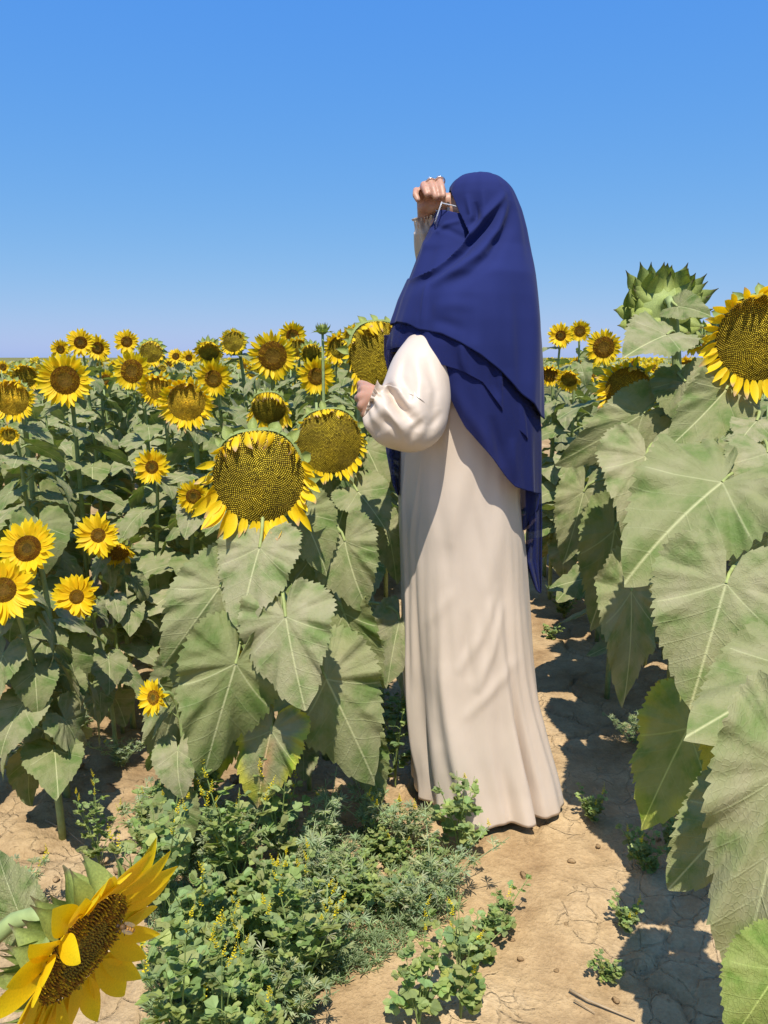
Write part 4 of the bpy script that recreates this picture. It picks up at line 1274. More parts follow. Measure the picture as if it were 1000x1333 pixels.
# --- dress
dress_f = prof_from([(372, 612, 640, .05), (386, 590, 660, .13), (405, 560, 676, .165), (430, 535, 690, .18), (470, 521, 692, .185), (520, 519, 688, .185), (600, 519, 678, .185), (640, 518, 673, .187), (700, 520, 680, .190),
                     (760, 522, 684, .195), (850, 524, 691, .205), (900, 527, 697, .205), (950, 532, 706, .210), (985, 537, 714, .213), (1018, 541, 718, .215)])
z_hem = 0.006; z_top = PY(600, 372, YW)[2]
def dress():
    nu, nv = 260, 170
    th = np.linspace(0, 2 * math.pi, nu, endpoint=False)
    TH, T = np.meshgrid(th, np.linspace(0, 1, nv))
    hemw = 0.012 * np.sin(2 * TH + 0.6) + 0.008 * np.sin(5 * TH + 2.0)
    Z = z_top + (z_hem + hemw * 0.6 + 0.008 - z_top) * T
    xc, a, b = dress_f(Z)
    c, s = np.cos(TH), np.sin(TH)
    # rounder than an ellipse front and back
    e = 0.88
    cx = np.sign(c) * np.abs(c) ** e; sy = np.sign(s) * np.abs(s) ** e
    low = smooth01((1.0 - Z) / 0.95)
    d = np.zeros_like(Z)
    def fold(t0, w, amp, z0, z1, drift=0.0):
        """vertical fold at angle t0 (radians), fading in from height z0 to z1"""
        dt = (TH - (t0 + drift * (Z - z1)) + math.pi) % (2 * math.pi) - math.pi
        return amp * np.exp(-(dt / w) ** 2) * smooth01((z0 - Z) / (z0 - z1))
    # near side: th in (pi, 2 pi); left (front) = pi, right (back) = 2 pi
    F = math.radians
    d += fold(F(218), 0.10, -0.016, 0.62, 0.1, 0.25) + fold(F(233), 0.12, 0.012, 0.6, 0.1, 0.2)
    d += fold(F(258), 0.20, 0.020, 0.75, 0.05, -0.1) + fold(F(283), 0.14, -0.016, 0.55, 0.1, 0.3)
    d += fold(F(305), 0.055, -0.052, 0.42, 0.06, -0.12) + fold(F(292), 0.14, 0.014, 0.5, 0.06, -0.15)
    d += fold(F(330), 0.25, 0.022, 0.42, 0.05)
    d += fold(F(200), 0.05, -0.006, 1.0, 0.7) + fold(F(206), 0.035, 0.007, 1.05, 0.8)
    d += fold(F(100), 0.3, 0.02, 0.8, 0.1) + fold(F(60), 0.15, -0.02, 0.6, 0.1) + fold(F(140), 0.15, -0.018, 0.6, 0.1)
    d += 0.0035 * np.sin(31 * TH + 4 * np.sin(3 * Z) + 2) * low * (0.5 + vnoise(TH * 3, Z * 4, 31)) + 0.006 * vnoise(TH * 7 + Z * 3, Z * 5, 33)
    d += 0.004 * np.sin(9 * TH + 3 * Z) * low + 0.003 * np.sin(17 * TH + 1.3 + 5 * Z) * low
    # the cloth hangs from the seat and bunches in soft slanted creases over the thigh
    X0 = xc + a * cx; Y0 = YW + b * sy
    pu, pv = proj(np.stack([X0, Y0, Z], -1))
    near = smooth01((-s + 0.1) / 0.3)
    for line, amp, wd in (([(600, 870), (625, 830), (645, 770)], 0.005, 7), ([(622, 895), (640, 850), (655, 790)], 0.0055, 6), ([(610, 930), (640, 900), (672, 860)], 0.0045, 7), ([(560, 810), (575, 790), (590, 770)], 0.003, 8),
                          ([(585, 700), (600, 640), (612, 600)], 0.006, 14), ([(640, 760), (648, 700), (652, 640)], 0.006, 12), ([(612, 880), (608, 840), (610, 800)], -0.004, 6), ([(575, 960), (566, 900), (562, 840)], -0.004, 10),
                          ([(590, 1000), (580, 930), (575, 860)], 0.006, 13), ([(545, 1030), (538, 900), (535, 700), (545, 610)], 0.0045, 3.0), ([(549, 1030), (542, 900), (539, 700), (549, 610)], -0.003, 2.5)):
        dd, sg, al = polyd(pu, pv, line)
        d += near * amp * np.exp(-(dd / wd) ** 2) * np.sin(math.pi * np.clip(al * 0.9 + 0.08, 0, 1)) ** 0.5
    # shadowless hem roll
    d += 0.006 * smooth01((0.10 - Z) / 0.10)
    nx = c / a; ny = s / b; nn = np.hypot(nx, ny)
    V = np.stack([X0 + d * nx / nn, Y0 + d * ny / nn, Z], -1).reshape(-1, 3) - PB
    mb = MB(); mb.add(V, [tuple(reversed(f)) for f in gridfaces(nu, nv, True)])
    o = ob('dress', mb.mesh('dress', [M_DRESS]), person)
    sm = o.modifiers.new('thick', 'SOLIDIFY'); sm.thickness = 0.003; sm.offset = -1
    return o
dress_o = dress()

# --- sleeves
def sleeve(path, rad, folds, cuff_n=0, nu=200, nv=220, flat=None):
    path = np.asarray(path, float); m = len(path)
    t = np.linspace(0, 1, nv); ti = np.linspace(0, 1, m)
    P = np.array([np.interp(t, ti, path[:, k]) for k in range(3)]).T
    R = np.interp(t, ti, rad)
    ker = np.exp(-(np.arange(-10, 11) / 5.0) ** 2); ker /= ker.sum()
    P = np.array([np.convolve(np.pad(P[:, k], 10, mode='reflect', reflect_type='odd'), ker, 'valid') for k in range(3)]).T
    R = np.convolve(np.pad(R, 10, mode='reflect', reflect_type='odd'), ker, 'valid')
    V, F = tube(P - PB, R, nu, False)
    V = V.reshape(nv, nu, 3)
    ctr = (P - PB)[:, None, :]
    ang = np.arange(nu) / nu * 2 * math.pi
    A, T = np.meshgrid(ang, t)
    d = np.zeros_like(T)
    for k, ph, amp, t0, t1, tw in folds:
        d += amp * np.sin(k * A + ph + tw * T) * smooth01((T - t0) / max(1e-3, (t1 - t0)))
    if cuff_n:
        d += 0.0035 * np.sin(cuff_n * A) * smooth01((T - 0.86) / 0.08)
    dirv = (V - ctr); L = np.linalg.norm(dirv, axis=2, keepdims=True)
    V = V + dirv / (L + 1e-9) * d[..., None]
    return V.reshape(-1, 3), F
VL, FL_ = sleeve([W(596, 420, 1.95), W(566, 446, 1.885), W(548, 484, 1.832), W(540, 520, 1.79), W(532, 543, 1.765), W(514, 540, 1.748), W(501, 530, 1.742), W(492, 521, 1.742), W(488, 518, 1.742), W(483, 516, 1.742)],
                 [0.045, 0.058, 0.074, 0.081, 0.082, 0.074, 0.060, 0.040, 0.027, 0.036],
                 [(3, 0.5, 0.006, 0.2, 0.6, 2.0), (5, 1.7, 0.007, 0.35, 0.75, -3.0), (11, 0.3, 0.0045, 0.55, 0.85, 1.0), (2, 2.4, 0.006, 0.2, 0.5, 0)], 24)
mb = MB(); mb.add(VL, FL_)
# a deep slanting crease in the crook of the arm
V = mb.V[0]; pu, pv = proj(V + PB)
nearm = smooth01((1.80 - (V[:, 1] + PB[1])) / 0.05)
for line, amp, wd in (([(503, 500), (514, 523), (531, 544)], 0.034, 7.5), ([(498, 508), (505, 530), (520, 556)], -0.010, 6.0), ([(515, 502), (530, 522), (546, 540)], -0.007, 8), ([(546, 480), (560, 505), (568, 530)], -0.006, 7), ([(500, 545), (512, 556), (520, 572)], 0.006, 5), ([(528, 460), (524, 490), (536, 530)], 0.007, 6), ([(540, 462), (546, 500), (550, 560)], -0.007, 7), ([(556, 470), (566, 510), (562, 560)], 0.007, 6), ([(520, 470), (512, 495), (518, 510)], -0.005, 6), ([(532, 578), (538, 560), (552, 548)], 0.007, 6), ([(556, 575), (560, 556), (572, 540)], 0.006, 5)):
    dd, sg, al = polyd(pu, pv, line)
    V[:, 1] += nearm * amp * np.exp(-(dd / wd) ** 2) * np.sin(math.pi * np.clip(0.05 + al * 0.9, 0, 1)) ** 0.6
slv = ob('sleeve', mb.mesh('sleeve', [M_DRESS]), person)
VR, FR_ = sleeve([W(606, 405, 2.10), W(596, 402, 2.2), W(586, 395, 2.29), W(573, 350, 2.17), W(563, 318, 2.105), W(557, 297, 2.078), W(554, 290, 2.072), W(553, 285, 2.068), W(552, 281, 2.066)],
                 [0.060, 0.070, 0.075, 0.060, 0.046, 0.034, 0.025, 0.0225, 0.0245], [(5, 0, 0.005, 0.2, 0.7, 3), (9, 1, 0.003, 0.5, 0.8, 0)], 20)
mb = MB(); mb.add(VR, FR_)
ob('sleeve', mb.mesh('sleeve', [M_DRESS]), person)

# --- veil
veil_rows = [(225.5, 616, 628, .012), (227.5, 606, 640, .040), (231, 598, 649, .058), (237, 590, 657, .075), (246, 584, 665, .090), (258, 580, 671, .100), (275, 577, 678, .106), (300, 567, 685, .115), (325, 549, 690, .135), (345, 539, 693, .168), (362, 531, 695, .200),
             (390, 518, 698, .222), (420, 508, 701, .236), (450, 503, 703, .243), (500, 508, 705, .246), (560, 517, 706, .246), (640, 530, 705, .246), (780, 545, 704, .25)]
veil_f = prof_from(veil_rows, 3.0)
def veil_point(TH, Z, k=1.0):
    xc, a, b = veil_f(Z)
    return np.stack([xc + a * k * np.cos(TH), YW + b * k * np.sin(TH), Z], -1), a, b
def hem_z(line, k):
    """height of a hem as a function of angle: line in pixels on the near side, mirrored behind"""
    us = np.array([p[0] for p in line], float); vs = np.array([p[1] for p in line], float)
    def f(TH):
        z = np.full(TH.shape, 0.9)
        for it in range(6):
            P, a, b = veil_point(TH, z, k)
            Pn = P.copy(); Pn[..., 1] = YW - np.abs(P[..., 1] - YW)
            pu, pv = proj(Pn)
            vt = np.interp(pu, us, vs)
            r1 = -(vt - 666.5) / FPX
            z = CAM_H + Pn[..., 1] * (r1 * CP - SP) / (CP + r1 * SP)
        return z
    return f
FOLDS = [([(532, 366), (560, 352), (590, 328), (614, 302), (640, 272), (658, 250)], 0.015, 5.0),
         ([(545, 372), (575, 352), (604, 330), (630, 300), (655, 268)], -0.013, 5.5),
         ([(560, 372), (592, 352), (622, 330), (646, 300), (660, 262)], 0.012, 6.5),
         ([(578, 376), (610, 358), (640, 335), (660, 296), (668, 262)], -0.010, 8.0),
         ([(618, 262), (622, 285), (612, 305)], -0.008, 4.5), ([(608, 252), (614, 280), (606, 300)], 0.006, 4.0), ([(628, 246), (630, 270), (622, 290)], 0.003, 4.0),
         ([(557, 366), (552, 395), (547, 432)], 0.004, 2.2),
         ([(560, 400), (590, 396), (625, 400)], 0.003, 9), ([(556, 415), (580, 420), (610, 432)], -0.003, 8),
         ([(690, 330), (694, 420), (695, 520)], 0.006, 7), ([(672, 340), (678, 420), (684, 500)], -0.005, 9), ([(640, 360), (650, 430), (660, 480)], 0.004, 14), ([(610, 380), (612, 420), (615, 450)], -0.003, 12)]
def veil_layer(name, z_start, hem, k, mat, open_face=False, folds=(), ripple=0.004, seed=0, nu=300, nv=170, step=None, flare=0.012):
    th = np.linspace(0, 2 * math.pi, nu, endpoint=False) + math.pi          # starts at the front
    T = np.linspace(0, 1, nv) ** (1.5 if open_face else 1.0)
    hz = hem(th)
    TH, TT = np.meshgrid(th, T)
    zs = z_start(th) if callable(z_start) else np.full(nu, z_start)
    Z = zs[None] + (hz - zs)[None] * TT
    P, a, b = veil_point(TH, Z, k - (0.0 if open_face else 0.07) * (1 - smooth01(TT / 0.75)))
    c, s = np.cos(TH), np.sin(TH)
    nx = c / a; ny = s / b; nn = np.hypot(nx, ny); nx /= nn; ny /= nn
    # the cloth stands off the dress near its hem and ripples there
    d = flare * smooth01((TT - 0.6) / 0.4) * 0
    rs = np.random.RandomState(seed)
    hemn = smooth01((TT - 0.55) / 0.45)
    for kk in (7, 11, 17, 26):
        d = d + ripple * rs.uniform(0.5, 1.0) * np.sin(kk * TH + rs.uniform(0, 6.28) + 2.0 * Z) * hemn * (7 / kk) ** 0.5
    if step is not None:
        for (u0, amp, wd) in step:
            pu, pv = proj(P)
            d = d + np.where(s < 0, amp * smooth01((pu - u0) / wd + 0.5), 0) * smooth01((TT - 0.2) / 0.5)
    pu, pv = proj(P)
    near = smooth01((-s + 0.05) / 0.2)
    for line, amp, wd in folds:
        dd, sg, al = polyd(pu, pv, line)
        d = d + near * 1.45 * amp * np.exp(-(dd / wd) ** 2) * np.clip(np.sin(math.pi * np.clip(0.02 + al * 0.96, 0, 1)), 0, 1)
    d = d + 0.0015 * np.sin(5 * TH + 9 * Z) + 0.0012 * np.sin(13 * TH - 14 * Z + 1)
    P = P + np.stack([nx * d, ny * d, np.zeros_like(d)], -1)
    mb = MB()
    Fs = gridfaces(nu, nv, True)
    V = P.reshape(-1, 3)
    if open_face:
        # face opening: nothing left of the edge line above the crossing fold
        pn = V.copy(); pn[:, 1] = YW - np.abs(pn[:, 1] - YW)
        pu, pv = proj(pn)
        lim = np.interp(pv, [236, 242, 252, 275, 303, 318, 338, 352, 363, 366], [560, 584, 588, 597.5, 611, 602, 582, 560, 534, 400])
        # draw the vertices next to the edge onto it so the border is a clean line
        sd_ = pu - lim
        keep = sd_ >= 0
        Fs = [f for f in Fs if any(keep[i] for i in f)]
        best = {}
        for f in Fs:
            for q_ in range(4):
                for i, j in ((f[q_], f[(q_ + 1) % 4]), (f[(q_ + 1) % 4], f[q_])):
                    if keep[i] and not keep[j] and (j not in best or sd_[i] < sd_[best[j]]): best[j] = i
        V2 = V.copy()
        for j, i in best.items():
            t_ = sd_[i] / (sd_[i] - sd_[j]); V2[j] = V[i] + (V[j] - V[i]) * t_
        Fs = [f for f in Fs if all(keep[i] or i in best for i in f)]
        V = V2
    mb.add(V - PB, [tuple(reversed(f)) for f in Fs])
    o = ob(name, mb.mesh(name, [mat]), person)
    sm = o.modifiers.new('thick', 'SOLIDIFY'); sm.thickness = 0.0016; sm.offset = -1
    return o
zt = PY(620, 225.5, YW)[2]
H1 = [(480, 424), (503, 424), (516, 419), (530, 421), (545, 429), (575, 434), (600, 446), (628, 463), (655, 484), (680, 511), (698, 532), (720, 560)]
H2 = [(480, 454), (503, 456), (520, 452), (538, 455), (545, 462), (575, 474), (604, 484), (630, 498), (656, 534), (662, 545), (680, 560), (698, 584), (720, 610)]
H3 = [(480, 458), (538, 458), (552, 468), (566, 488), (580, 505), (592, 530), (606, 556), (625, 578), (642, 598), (658, 618), (672, 634), (690, 640), (698, 642), (720, 645)]
veil_layer('veil', zt, hem_z(H1, 1.0), 1.0, M_NAVY, True, FOLDS, 0.004, 1)
zs2 = PY(600, 385, YW)[2]
veil_layer('veil_tier', zs2, hem_z(H2, 0.972), 0.972, M_SHEER, False, [([(600, 440), (602, 470), (604, 490)], 0.006, 5), ([(640, 465), (645, 500), (650, 520)], -0.006, 6), ([(545, 432), (540, 448), (538, 460)], 0.006, 3)], 0.006, 2, step=[(657, -0.012, 6)])
veil_layer('veil_tier', zs2, hem_z(H3, 0.945), 0.945, M_SHEER, False, [([(590, 500), (610, 540), (640, 590)], 0.005, 9), ([(640, 540), (650, 580), (655, 610)], -0.006, 6), ([(668, 570), (668, 600), (670, 630)], 0.006, 5)], 0.005, 3)
# a lower end of the veil hangs in a narrow tail behind
def tail(pl, pr, v_list, Y, ph):
    nv, nu = 60, 24
    mb = MB(); V = []
    for i in range(nv):
        t = i / (nv - 1); v = np.interp(t, [0, 1], [v_list[0], v_list[-1]])
        ul = np.interp(v, [p[1] for p in pl], [p[0] for p in pl]); ur = np.interp(v, [p[1] for p in pr], [p[0] for p in pr])
        for j in range(nu):
            f = j / (nu - 1)
            V.append(PY(ul + (ur - ul) * f, v, Y + 0.012 * math.sin(f * 7 + ph + 2 * t) + 0.008 * math.sin(f * 15 + ph) + 0.03 * f * f))
    mb.add(np.array(V) - PB, gridfaces(nu, nv))
    o = ob('veil_tail', mb.mesh('veil_tail', [M_SHEER]), person)
    sm = o.modifiers.new('thick', 'SOLIDIFY'); sm.thickness = 0.0014
tail([(668, 610), (677, 640), (678, 678), (680, 690)], [(704, 610), (705, 640), (700, 662), (684, 690)], (610, 690), 1.955, 0.4)
tail([(684, 620), (686, 680), (684, 730), (698, 768), (703, 772)], [(705, 620), (706, 680), (705.5, 740), (705, 772)], (620, 772), 1.99, 2.0)
# end of the veil hanging down the front, seen below the sleeve
tail([(500, 560), (503, 590), (512, 632), (518, 645)], [(530, 560), (527, 590), (521, 632), (519, 645)], (560, 645), 1.95, 1.0)
tail([(500, 436), (500, 462), (507, 492), (511, 498)], [(535, 436), (530, 462), (516, 492), (513, 498)], (436, 498), 2.03, 0.2)
# face veil
nq_f = prof_from([(276, 567, 632, .070), (283, 565, 634, .074), (300, 558, 640, .086), (330, 545, 645, .105), (360, 533.5, 650, .150), (400, 518, 655, .19), (450, 506, 655, .20)])
def face_veil():
    nu, nv = 160, 90
    th = np.linspace(0, 2 * math.pi, nu, endpoint=False)
    TH, TT = np.meshgrid(th, np.linspace(0, 1, nv))
    z0 = PY(570, 277, YW)[2]; z1 = PY(570, 445, YW)[2]
    top = z0 - 0.014 * smooth01((np.cos(TH) + 0.95) / 0.9)
    Z = top + (z1 - top) * TT
    xc, a, b = nq_f(Z)
    c, s = np.cos(TH), np.sin(TH)
    d = 0.0022 * np.sin(6 * TH + 8 * Z) * smooth01(TT / 0.3) + 0.0025 * np.sin(11 * TH - 10 * Z + 1) * smooth01(TT / 0.4)
    P = np.stack([xc + a * c, YW + b * s, Z], -1)
    pu, pv = proj(P); near = smooth01((-s + 0.1) / 0.3)
    for line, amp, wd in (([(566, 286), (562, 300), (556, 312)], -0.004, 3), ([(596, 288), (580, 292), (570, 300)], 0.004, 3), ([(605, 310), (585, 300), (566, 296)], -0.004, 4), ([(600, 325), (575, 320), (552, 318)], 0.003, 8)):
        dd, sg, al = polyd(pu, pv, line); d = d + near * amp * np.exp(-(dd / wd) ** 2)
    P = P + np.stack([c * d, s * d, 0 * d], -1)
    mb = MB(); mb.add(P.reshape(-1, 3) - PB, [tuple(reversed(f)) for f in gridfaces(nu, nv, True)])
    o = ob('face_veil', mb.mesh('face_veil', [M_NAVY]), person)
    sm = o.modifiers.new('thick', 'SOLIDIFY'); sm.thickness = 0.0014; sm.offset = -1
face_veil()

# ------------------------------------------------------------------ weeds along the path
def leaflet(mb, p, d, up, L, Wd, col, n=6):
    d = nrm(d); up = nrm(up - d * np.dot(up, d)); sd = np.cross(up, d)
    V = [p, p + d * L * 0.35 + sd * Wd * 0.42 + up * L * 0.06, p + d * L * 0.75 + sd * Wd * 0.5 + up * L * 0.08, p + d * L, p + d * L * 0.75 - sd * Wd * 0.5 + up * L * 0.08, p + d * L * 0.35 - sd * Wd * 0.42 + up * L * 0.06]
    mb.add(V, [(0, 1, 2, 3), (0, 3, 4, 5)], 0, None, col)
def clover_weed(seed, h=0.25, nst=5, leafL=0.016, flowers=True, spread=0.5, thin=False):
    """a branching weed: stems, trefoil leaves and yellow flower spikes, each one mesh"""
    rs = np.random.RandomState(seed)
    ms, ml, mf = MB(), MB(), MB()
    gcol = np.array([0.215, 0.275, 0.085]) if not thin else np.array([0.28, 0.33, 0.165])
    for k in range(nst):
        a = rs.uniform(0, 6.28); hh = h * rs.uniform(0.55, 1.1); sp = spread * rs.uniform(0.2, 1.0) * hh
        top = np.array([math.cos(a) * sp, math.sin(a) * sp, hh])
        path = bez((0, 0, -0.01), (top[0] * 0.15, top[1] * 0.15, hh * 0.45), top * np.array([0.75, 0.75, 0.75]), top, 9)
        V, F = tube(path, np.linspace(0.0022, 0.0009, 9), 4, False); ms.add(V, F, 0, None, gcol * 1.4)
        nb = int(rs.randint(7, 12))
        for b in range(nb):
            f = 0.12 + 0.86 * b / nb
            p = np.array([np.interp(f * 8, range(9), path[:, q]) for q in range(3)])
            a2 = b * 2.4 + rs.uniform(-0.5, 0.5)
            bl = rs.uniform(0.02, 0.07) * (1.2 - f) * (h / 0.25) ** 0.5
            q = p + np.array([math.cos(a2), math.sin(a2), rs.uniform(0.2, 0.9)]) * bl
            V, F = tube(np.array([p, (p + q) / 2 + np.array([0, 0, 0.003]), q]), [0.0012, 0.001, 0.0007], 3, False); ms.add(V, F, 0, None, gcol * 1.4)
            for c in range(int(rs.randint(1, 4))):
                pc = p + (q - p) * rs.uniform(0.35, 1.0)
                base_d = nrm(np.array([math.cos(a2 + rs.uniform(-0.8, 0.8)), math.sin(a2 + rs.uniform(-0.8, 0.8)), rs.uniform(-0.2, 0.7)]))
                up = np.array([rs.uniform(-0.4, 0.4), rs.uniform(-0.6, 0.2), 1.0])
                sd = nrm(np.cross(up, base_d)); L = leafL * rs.uniform(0.7, 1.3) * (1.15 - 0.5 * f)
                cc = gcol * rs.uniform(0.75, 1.4) * np.array([rs.uniform(0.85, 1.25), 1, rs.uniform(0.8, 1.3)])
                for w_ in (-0.95, 0, 0.95):
                    if thin:
                        for w2 in (-0.35, 0.35): leaflet(ml, pc, base_d * math.cos(w_ + w2) + sd * math.sin(w_ + w2) + np.array([0, 0, rs.uniform(-.2, .3)]), up, L * 1.5, L * 0.22, cc)
                    else: leaflet(ml, pc, base_d * math.cos(w_) + sd * math.sin(w_), up, L, L * 0.72, cc)
        if flowers and rs.rand() < 0.30:
            for w_ in range(int(rs.randint(1, 4))):
                st = path[-1 - w_]; d = nrm(np.array([rs.uniform(-0.4, 0.4), rs.uniform(-0.4, 0.4), 1.0])); L = rs.uniform(0.018, 0.04)
                for j in range(16):
                    aa = j * 2.4; c = st + d * L * (j + 1) / 16; r = 0.0042 * (1.1 - j / 20)
                    p = c + np.array([math.cos(aa), math.sin(aa), 0.2]) * r
                    leaflet(mf, c, p - c + np.array([0, 0, 0.001]), np.array([0, 0, 1.0]), r * 1.6, r * 1.1, np.array([0.72, 0.56, 0.02]) * rs.uniform(0.75, 1.1))
    return ms.mesh('stem', [M_WEED]), ml.mesh('foliage', [M_WEED], False), (mf.mesh('flower_spike', [M_WEED], False) if mf.n else None)
WEEDS = [clover_weed(i, 0.30, 5, 0.025, True, 0.42) for i in range(6)]
WEEDS_LOW = [clover_weed(20 + i, 0.12, 7, 0.017, i % 2 == 0, 1.1) for i in range(4)]
WEEDS_THIN = [clover_weed(40 + i, 0.20, 8, 0.017, i % 2 == 0, 0.9, True) for i in range(4)]
wr_ = np.random.RandomState(3)
def weed(u, v, kind, label, group, s=1.0):
    p = PG(u, v, 0.0); z = G(p[0], p[1])
    protos = {'tall': WEEDS, 'low': WEEDS_LOW, 'thin': WEEDS_THIN}[kind]
    st, fo, fl = protos[wr_.randint(len(protos))]
    e = empty('weed', (p[0], p[1], z)); e.rotation_euler = (0, 0, wr_.uniform(0, 6.28)); e.scale = (s, s, s * wr_.uniform(0.85, 1.15))
    tag(e, label, 'weed', group)
    ob('stem', st, e); f = ob('foliage', fo, e); f['kind'] = 'stuff'
    if fl: f = ob('flower_spike', fl, e); f['kind'] = 'stuff'
GC = 'weeds in the clump at the front of the left row'
SINGLE = [
    (598, 1105, 'tall', 'tall leafy weed rising in front of the dress hem', 0.8), (648, 1205, 'low', 'low sprawling weed on the path right of the clump', 0.75), (620, 1240, 'low', 'flowering weed at the clump\'s right edge beside a small mound', 0.9),
    (600, 1318, 'tall', 'yellow-flowered weed at bottom centre, right of the clump', 0.75), (545, 1330, 'tall', 'yellow-flowered weed at the bottom edge left of bottom centre', 0.7),
    (770, 1060, 'low', 'small round-leaved weed on the path beside the right row', 0.7), (838, 1125, 'low', 'blue-green weed under the yellowing leaf, right row', 0.8), (815, 1200, 'low', 'small weed with shadowed leaves halfway down the path\'s right side', 0.6),
    (795, 1268, 'low', 'smallest weed standing alone on bare cracked soil, lower right', 0.5), (880, 1100, 'low', 'weed beside the clod under the right row', 0.75), (820, 960, 'thin', 'dark feathery weed in the shade of the right row', 0.6),
    (130, 1125, 'tall', 'yellow-flowered weed behind the nearest sunflower', 0.62), (215, 1120, 'tall', 'slender weed with yellow tip left of the clump', 0.8), (45, 1010, 'thin', 'grassy weed in the shade at the left edge', 0.9),
    (110, 960, 'thin', 'feathery weed at the foot of the small blooms on the left', 0.8), (160, 990, 'thin', 'feathery weed on bare soil left of the big leaves', 0.7), (515, 1010, 'tall', 'leafy weed against the left side of the dress', 0.9),
    (500, 960, 'tall', 'upright weed behind the lowest big leaf beside the dress', 1.0), (535, 930, 'low', 'low weed touching the dress at mid height of the leaves', 1.0), (735, 800, 'low', 'weed at the path\'s far right edge behind the woman', 1.2),
    (715, 830, 'low', 'weed at the path edge close to the dress back', 0.7), (20, 1190, 'thin', 'grassy weed beside the nearest sunflower at the left edge', 0.7)]
for u, v, k, lab, s_ in SINGLE: weed(u, v, k, lab, 'single weeds', s_)
cl = []
while len(cl) < 54:
    u = wr_.uniform(185, 400) if len(cl) < 32 else wr_.uniform(400, 600); v = wr_.uniform(1075, 1420)
    top = np.interp(u, [185, 260, 420, 520, 590], [1090, 1075, 1065, 1080, 1110]); bot = np.interp(u, [185, 380, 400, 470, 590], [1500, 1500, 1270, 1250, 1180])
    if not (top < v < bot): continue
    if any(np.hypot(u - a, (v - b) * 1.3) < (22 if u < 400 else 15) for a, b in cl): continue
    cl.append((u, v))
for u, v in cl:
    if u < 400: weed(u, v, 'tall' if wr_.rand() < 0.75 else 'thin', 'yellow-flowered clover weed in the dense clump between nearest sunflower and path', GC, wr_.uniform(0.6, 1.0))
    else: weed(u, v, 'thin' if wr_.rand() < 0.6 else 'low', 'feathery grey-green weed in the low patch in front of the dress', GC, wr_.uniform(0.6, 0.95))
# feathery ground cover filling the patch
def ground_cover():
    rs = np.random.RandomState(8); mb = MB()
    for i in range(2600):
        u = rs.uniform(195, 600); v = rs.uniform(1070, 1345)
        top = np.interp(u, [195, 260, 420, 520, 600], [1095, 1080, 1070, 1085, 1120]); bot = np.interp(u, [195, 380, 410, 470, 600], [1500, 1400, 1280, 1260, 1170])
        if not (top - 10 < v < bot + 8): continue
        p = PG(u, v); p[2] = G(p[0], p[1]) + rs.uniform(0, 0.05) * rs.rand()
        if vnoise(p[0] * 7, p[1] * 7, 21) < -0.28: continue
        c = np.array([0.25, 0.31, 0.15]) * rs.uniform(0.7, 1.3)
        a = rs.uniform(0, 6.28)
        for j in range(7):
            d = np.array([math.cos(a + j * 0.9), math.sin(a + j * 0.9), rs.uniform(0.2, 1.2)])
            leaflet(mb, p, d, np.array([0, 0, 1.0]) + 0.3 * d, rs.uniform(0.012, 0.028), rs.uniform(0.0015, 0.0035), c * rs.uniform(0.8, 1.2))
    o = ob('ground_cover', mb.mesh('ground_cover', [M_WEED], False))
    tag(o, 'fine feathery grey-green ground cover under the weed clump', 'ground cover', None, 'stuff')
ground_cover()

# ------------------------------------------------------------------ clods, twig, bee
def clod_mesh(seed, n=12, m=8, rough=0.3):
    rs = np.random.RandomState(seed); V = []
    for i in range(m + 1):
        t = math.pi * i / m
        for j in range(n):
            a = 2 * math.pi * j / n
            x, y, z = math.sin(t) * math.cos(a), math.sin(t) * math.sin(a), math.cos(t)
            r = 1 + rough * 1.6 * float(vnoise(x * 1.7 + seed * 7 + 9, y * 1.7 + z * 2.3, seed)) + rough * float(vnoise(x * 4 + seed, y * 4 + z * 5, seed + 3))
            V.append((x * r, y * r * 0.85, z * r * 0.65))
    mb = MB(); mb.add(V, gridfaces(n, m + 1, True), 0, None, (0.85, 0.82, 0.80))
    return mb.mesh('soil_clod', [M_SOIL], True)
CLODS = [clod_mesh(i, 10, 7, 0.45) for i in range(5)]
big = ob('soil_clod', clod_mesh(11, 22, 14, 0.4), None, None)
p = PG(897, 1072); big.location = (p[0], p[1], G(p[0], p[1]) + 0.02); big.scale = (0.042, 0.038, 0.045)
tag(big, 'fist-sized dry soil clod under the yellowing leaf of the right row', 'clod')
rs = np.random.RandomState(12)
for i in range(46):
    u, v = (rs.uniform(5, 330), rs.uniform(985, 1150)) if i < 30 else (rs.uniform(560, 900), rs.uniform(1060, 1330))
    p = PG(u, v); s_ = rs.uniform(0.006, 0.022) * (1 if i < 30 else 0.45)
    o = ob('soil_clod', CLODS[rs.randint(5)], None, None)
    o.location = (p[0], p[1], G(p[0], p[1]) + s_ * 0.3); o.rotation_euler = (rs.uniform(-.4, .4), rs.uniform(-.4, .4), rs.uniform(0, 6)); o.scale = (s_ * 1.2, s_, s_)
    tag(o, 'small crumbled soil clod on the bare ground at left' if i < 30 else 'tiny soil crumb lying on the trodden path', 'clod', 'crumbled clods at left' if i < 30 else 'soil crumbs on the path')
def twig(pts, r, label):
    mb = MB(); P = []
    for u, v, dz in pts:
        p = PG(u, v); P.append((p[0], p[1], G(p[0], p[1]) + dz))
    V, F = tube(np.array(P), np.linspace(r, r * 0.5, len(P)), 6); c = V.mean(0)
    mb.add(V - c, F, 0, None, (0.36, 0.26, 0.15))
    o = ob('twig', mb.mesh('twig', [M_PLAIN]), None, None, c); tag(o, label, 'twig')
twig([(742, 1283, 0.006), (765, 1297, 0.008), (800, 1309, 0.006), (828, 1318, 0.005)], 0.003, 'dry bent twig lying on the path at lower right')
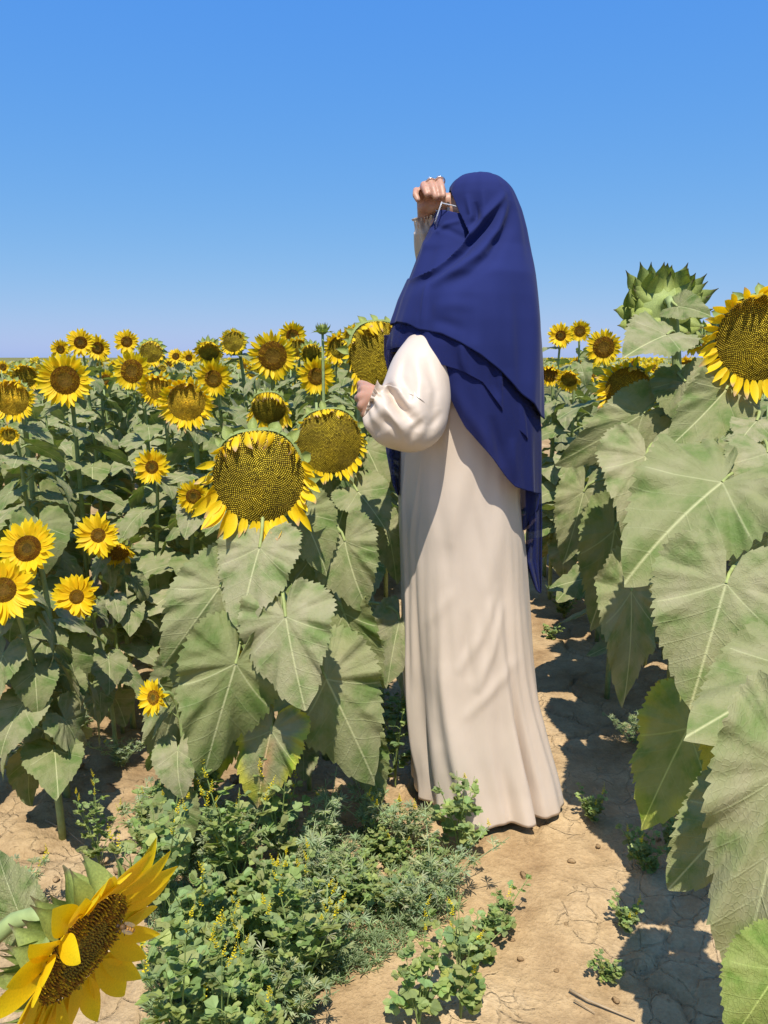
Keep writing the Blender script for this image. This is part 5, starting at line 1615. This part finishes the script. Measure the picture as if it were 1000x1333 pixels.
twig([(748, 1296, 0.006), (775, 1312, 0.005)], 0.0018, 'short thin straw beside the bent twig')
twig([(60, 1075, 0.01), (90, 1085, 0.012), (112, 1098, 0.01)], 0.0022, 'dry stalk on the shaded soil at left')

def bee():
    Mh = np.array(head_frame(nrm(nN), PZC(108, 1232, 0.66), 150 / 2 / FPX * 0.66))
    loc = PZC(160, 1207, 0.645)
    e = empty('honey_bee', loc); tag(e, 'honey bee on the disc edge of the nearest sunflower', 'bee')
    ax_ = nrm(np.array([0.75, 0.1, -0.35])); upb = nrm(np.array([0.3, -0.6, 0.7]))
    m = frame(ax_, upb, (0, 0, 0), 1.0)
    def part(name, V, F, col, mat=M_PLAIN):
        mb = MB(); mb.add(xf(m, V), F, 0, None, col); return ob(name, mb.mesh(name, [mat]), e)
    V, F, c = ball((0.0, 0, 0), 0.0024, None, (1.15, 1, 1)); part('thorax', V, F, (0.10, 0.055, 0.02))
    V, F, c = ball((-0.0042, 0, -0.0003), 0.0016, None); part('bee_head', V, F, (0.03, 0.018, 0.01))
    V, F, c = ball((0.0062, 0, -0.0006), 0.0026, None, (1.8, 0.9, 0.9), 14, 16)
    V = np.array(V); st = ((V[:, 0] * 900).astype(int) % 2)[:, None]
    part('abdomen', V, F, st * np.array([0.42, 0.20, 0.03]) + (1 - st) * np.array([0.04, 0.02, 0.01]))
    for sd in (-1, 1):
        mb = MB(); n = 10; t = np.linspace(0, 2 * math.pi, n, endpoint=False)
        Vw = np.stack([0.0045 + 0.0048 * np.cos(t), sd * (0.0030 + 0.0017 * np.sin(t)) + sd * 0.0003 * 10 * (0.0045 + 0.0048 * np.cos(t)), 0.0026 + 0 * t], -1)
        mb.add(xf(m, Vw), [tuple(range(n))]); ob('wing', mb.mesh('wing', [M_WING]), e)
        for q in range(3):
            V, F = tube(np.array([[(q - 1) * 0.0014, sd * 0.0015, -0.001], [(q - 1) * 0.003, sd * 0.0042, -0.0005], [(q - 1) * 0.004, sd * 0.005, -0.0035]]), 0.00035, 4); part('leg', V, F, (0.03, 0.02, 0.01))
bee()
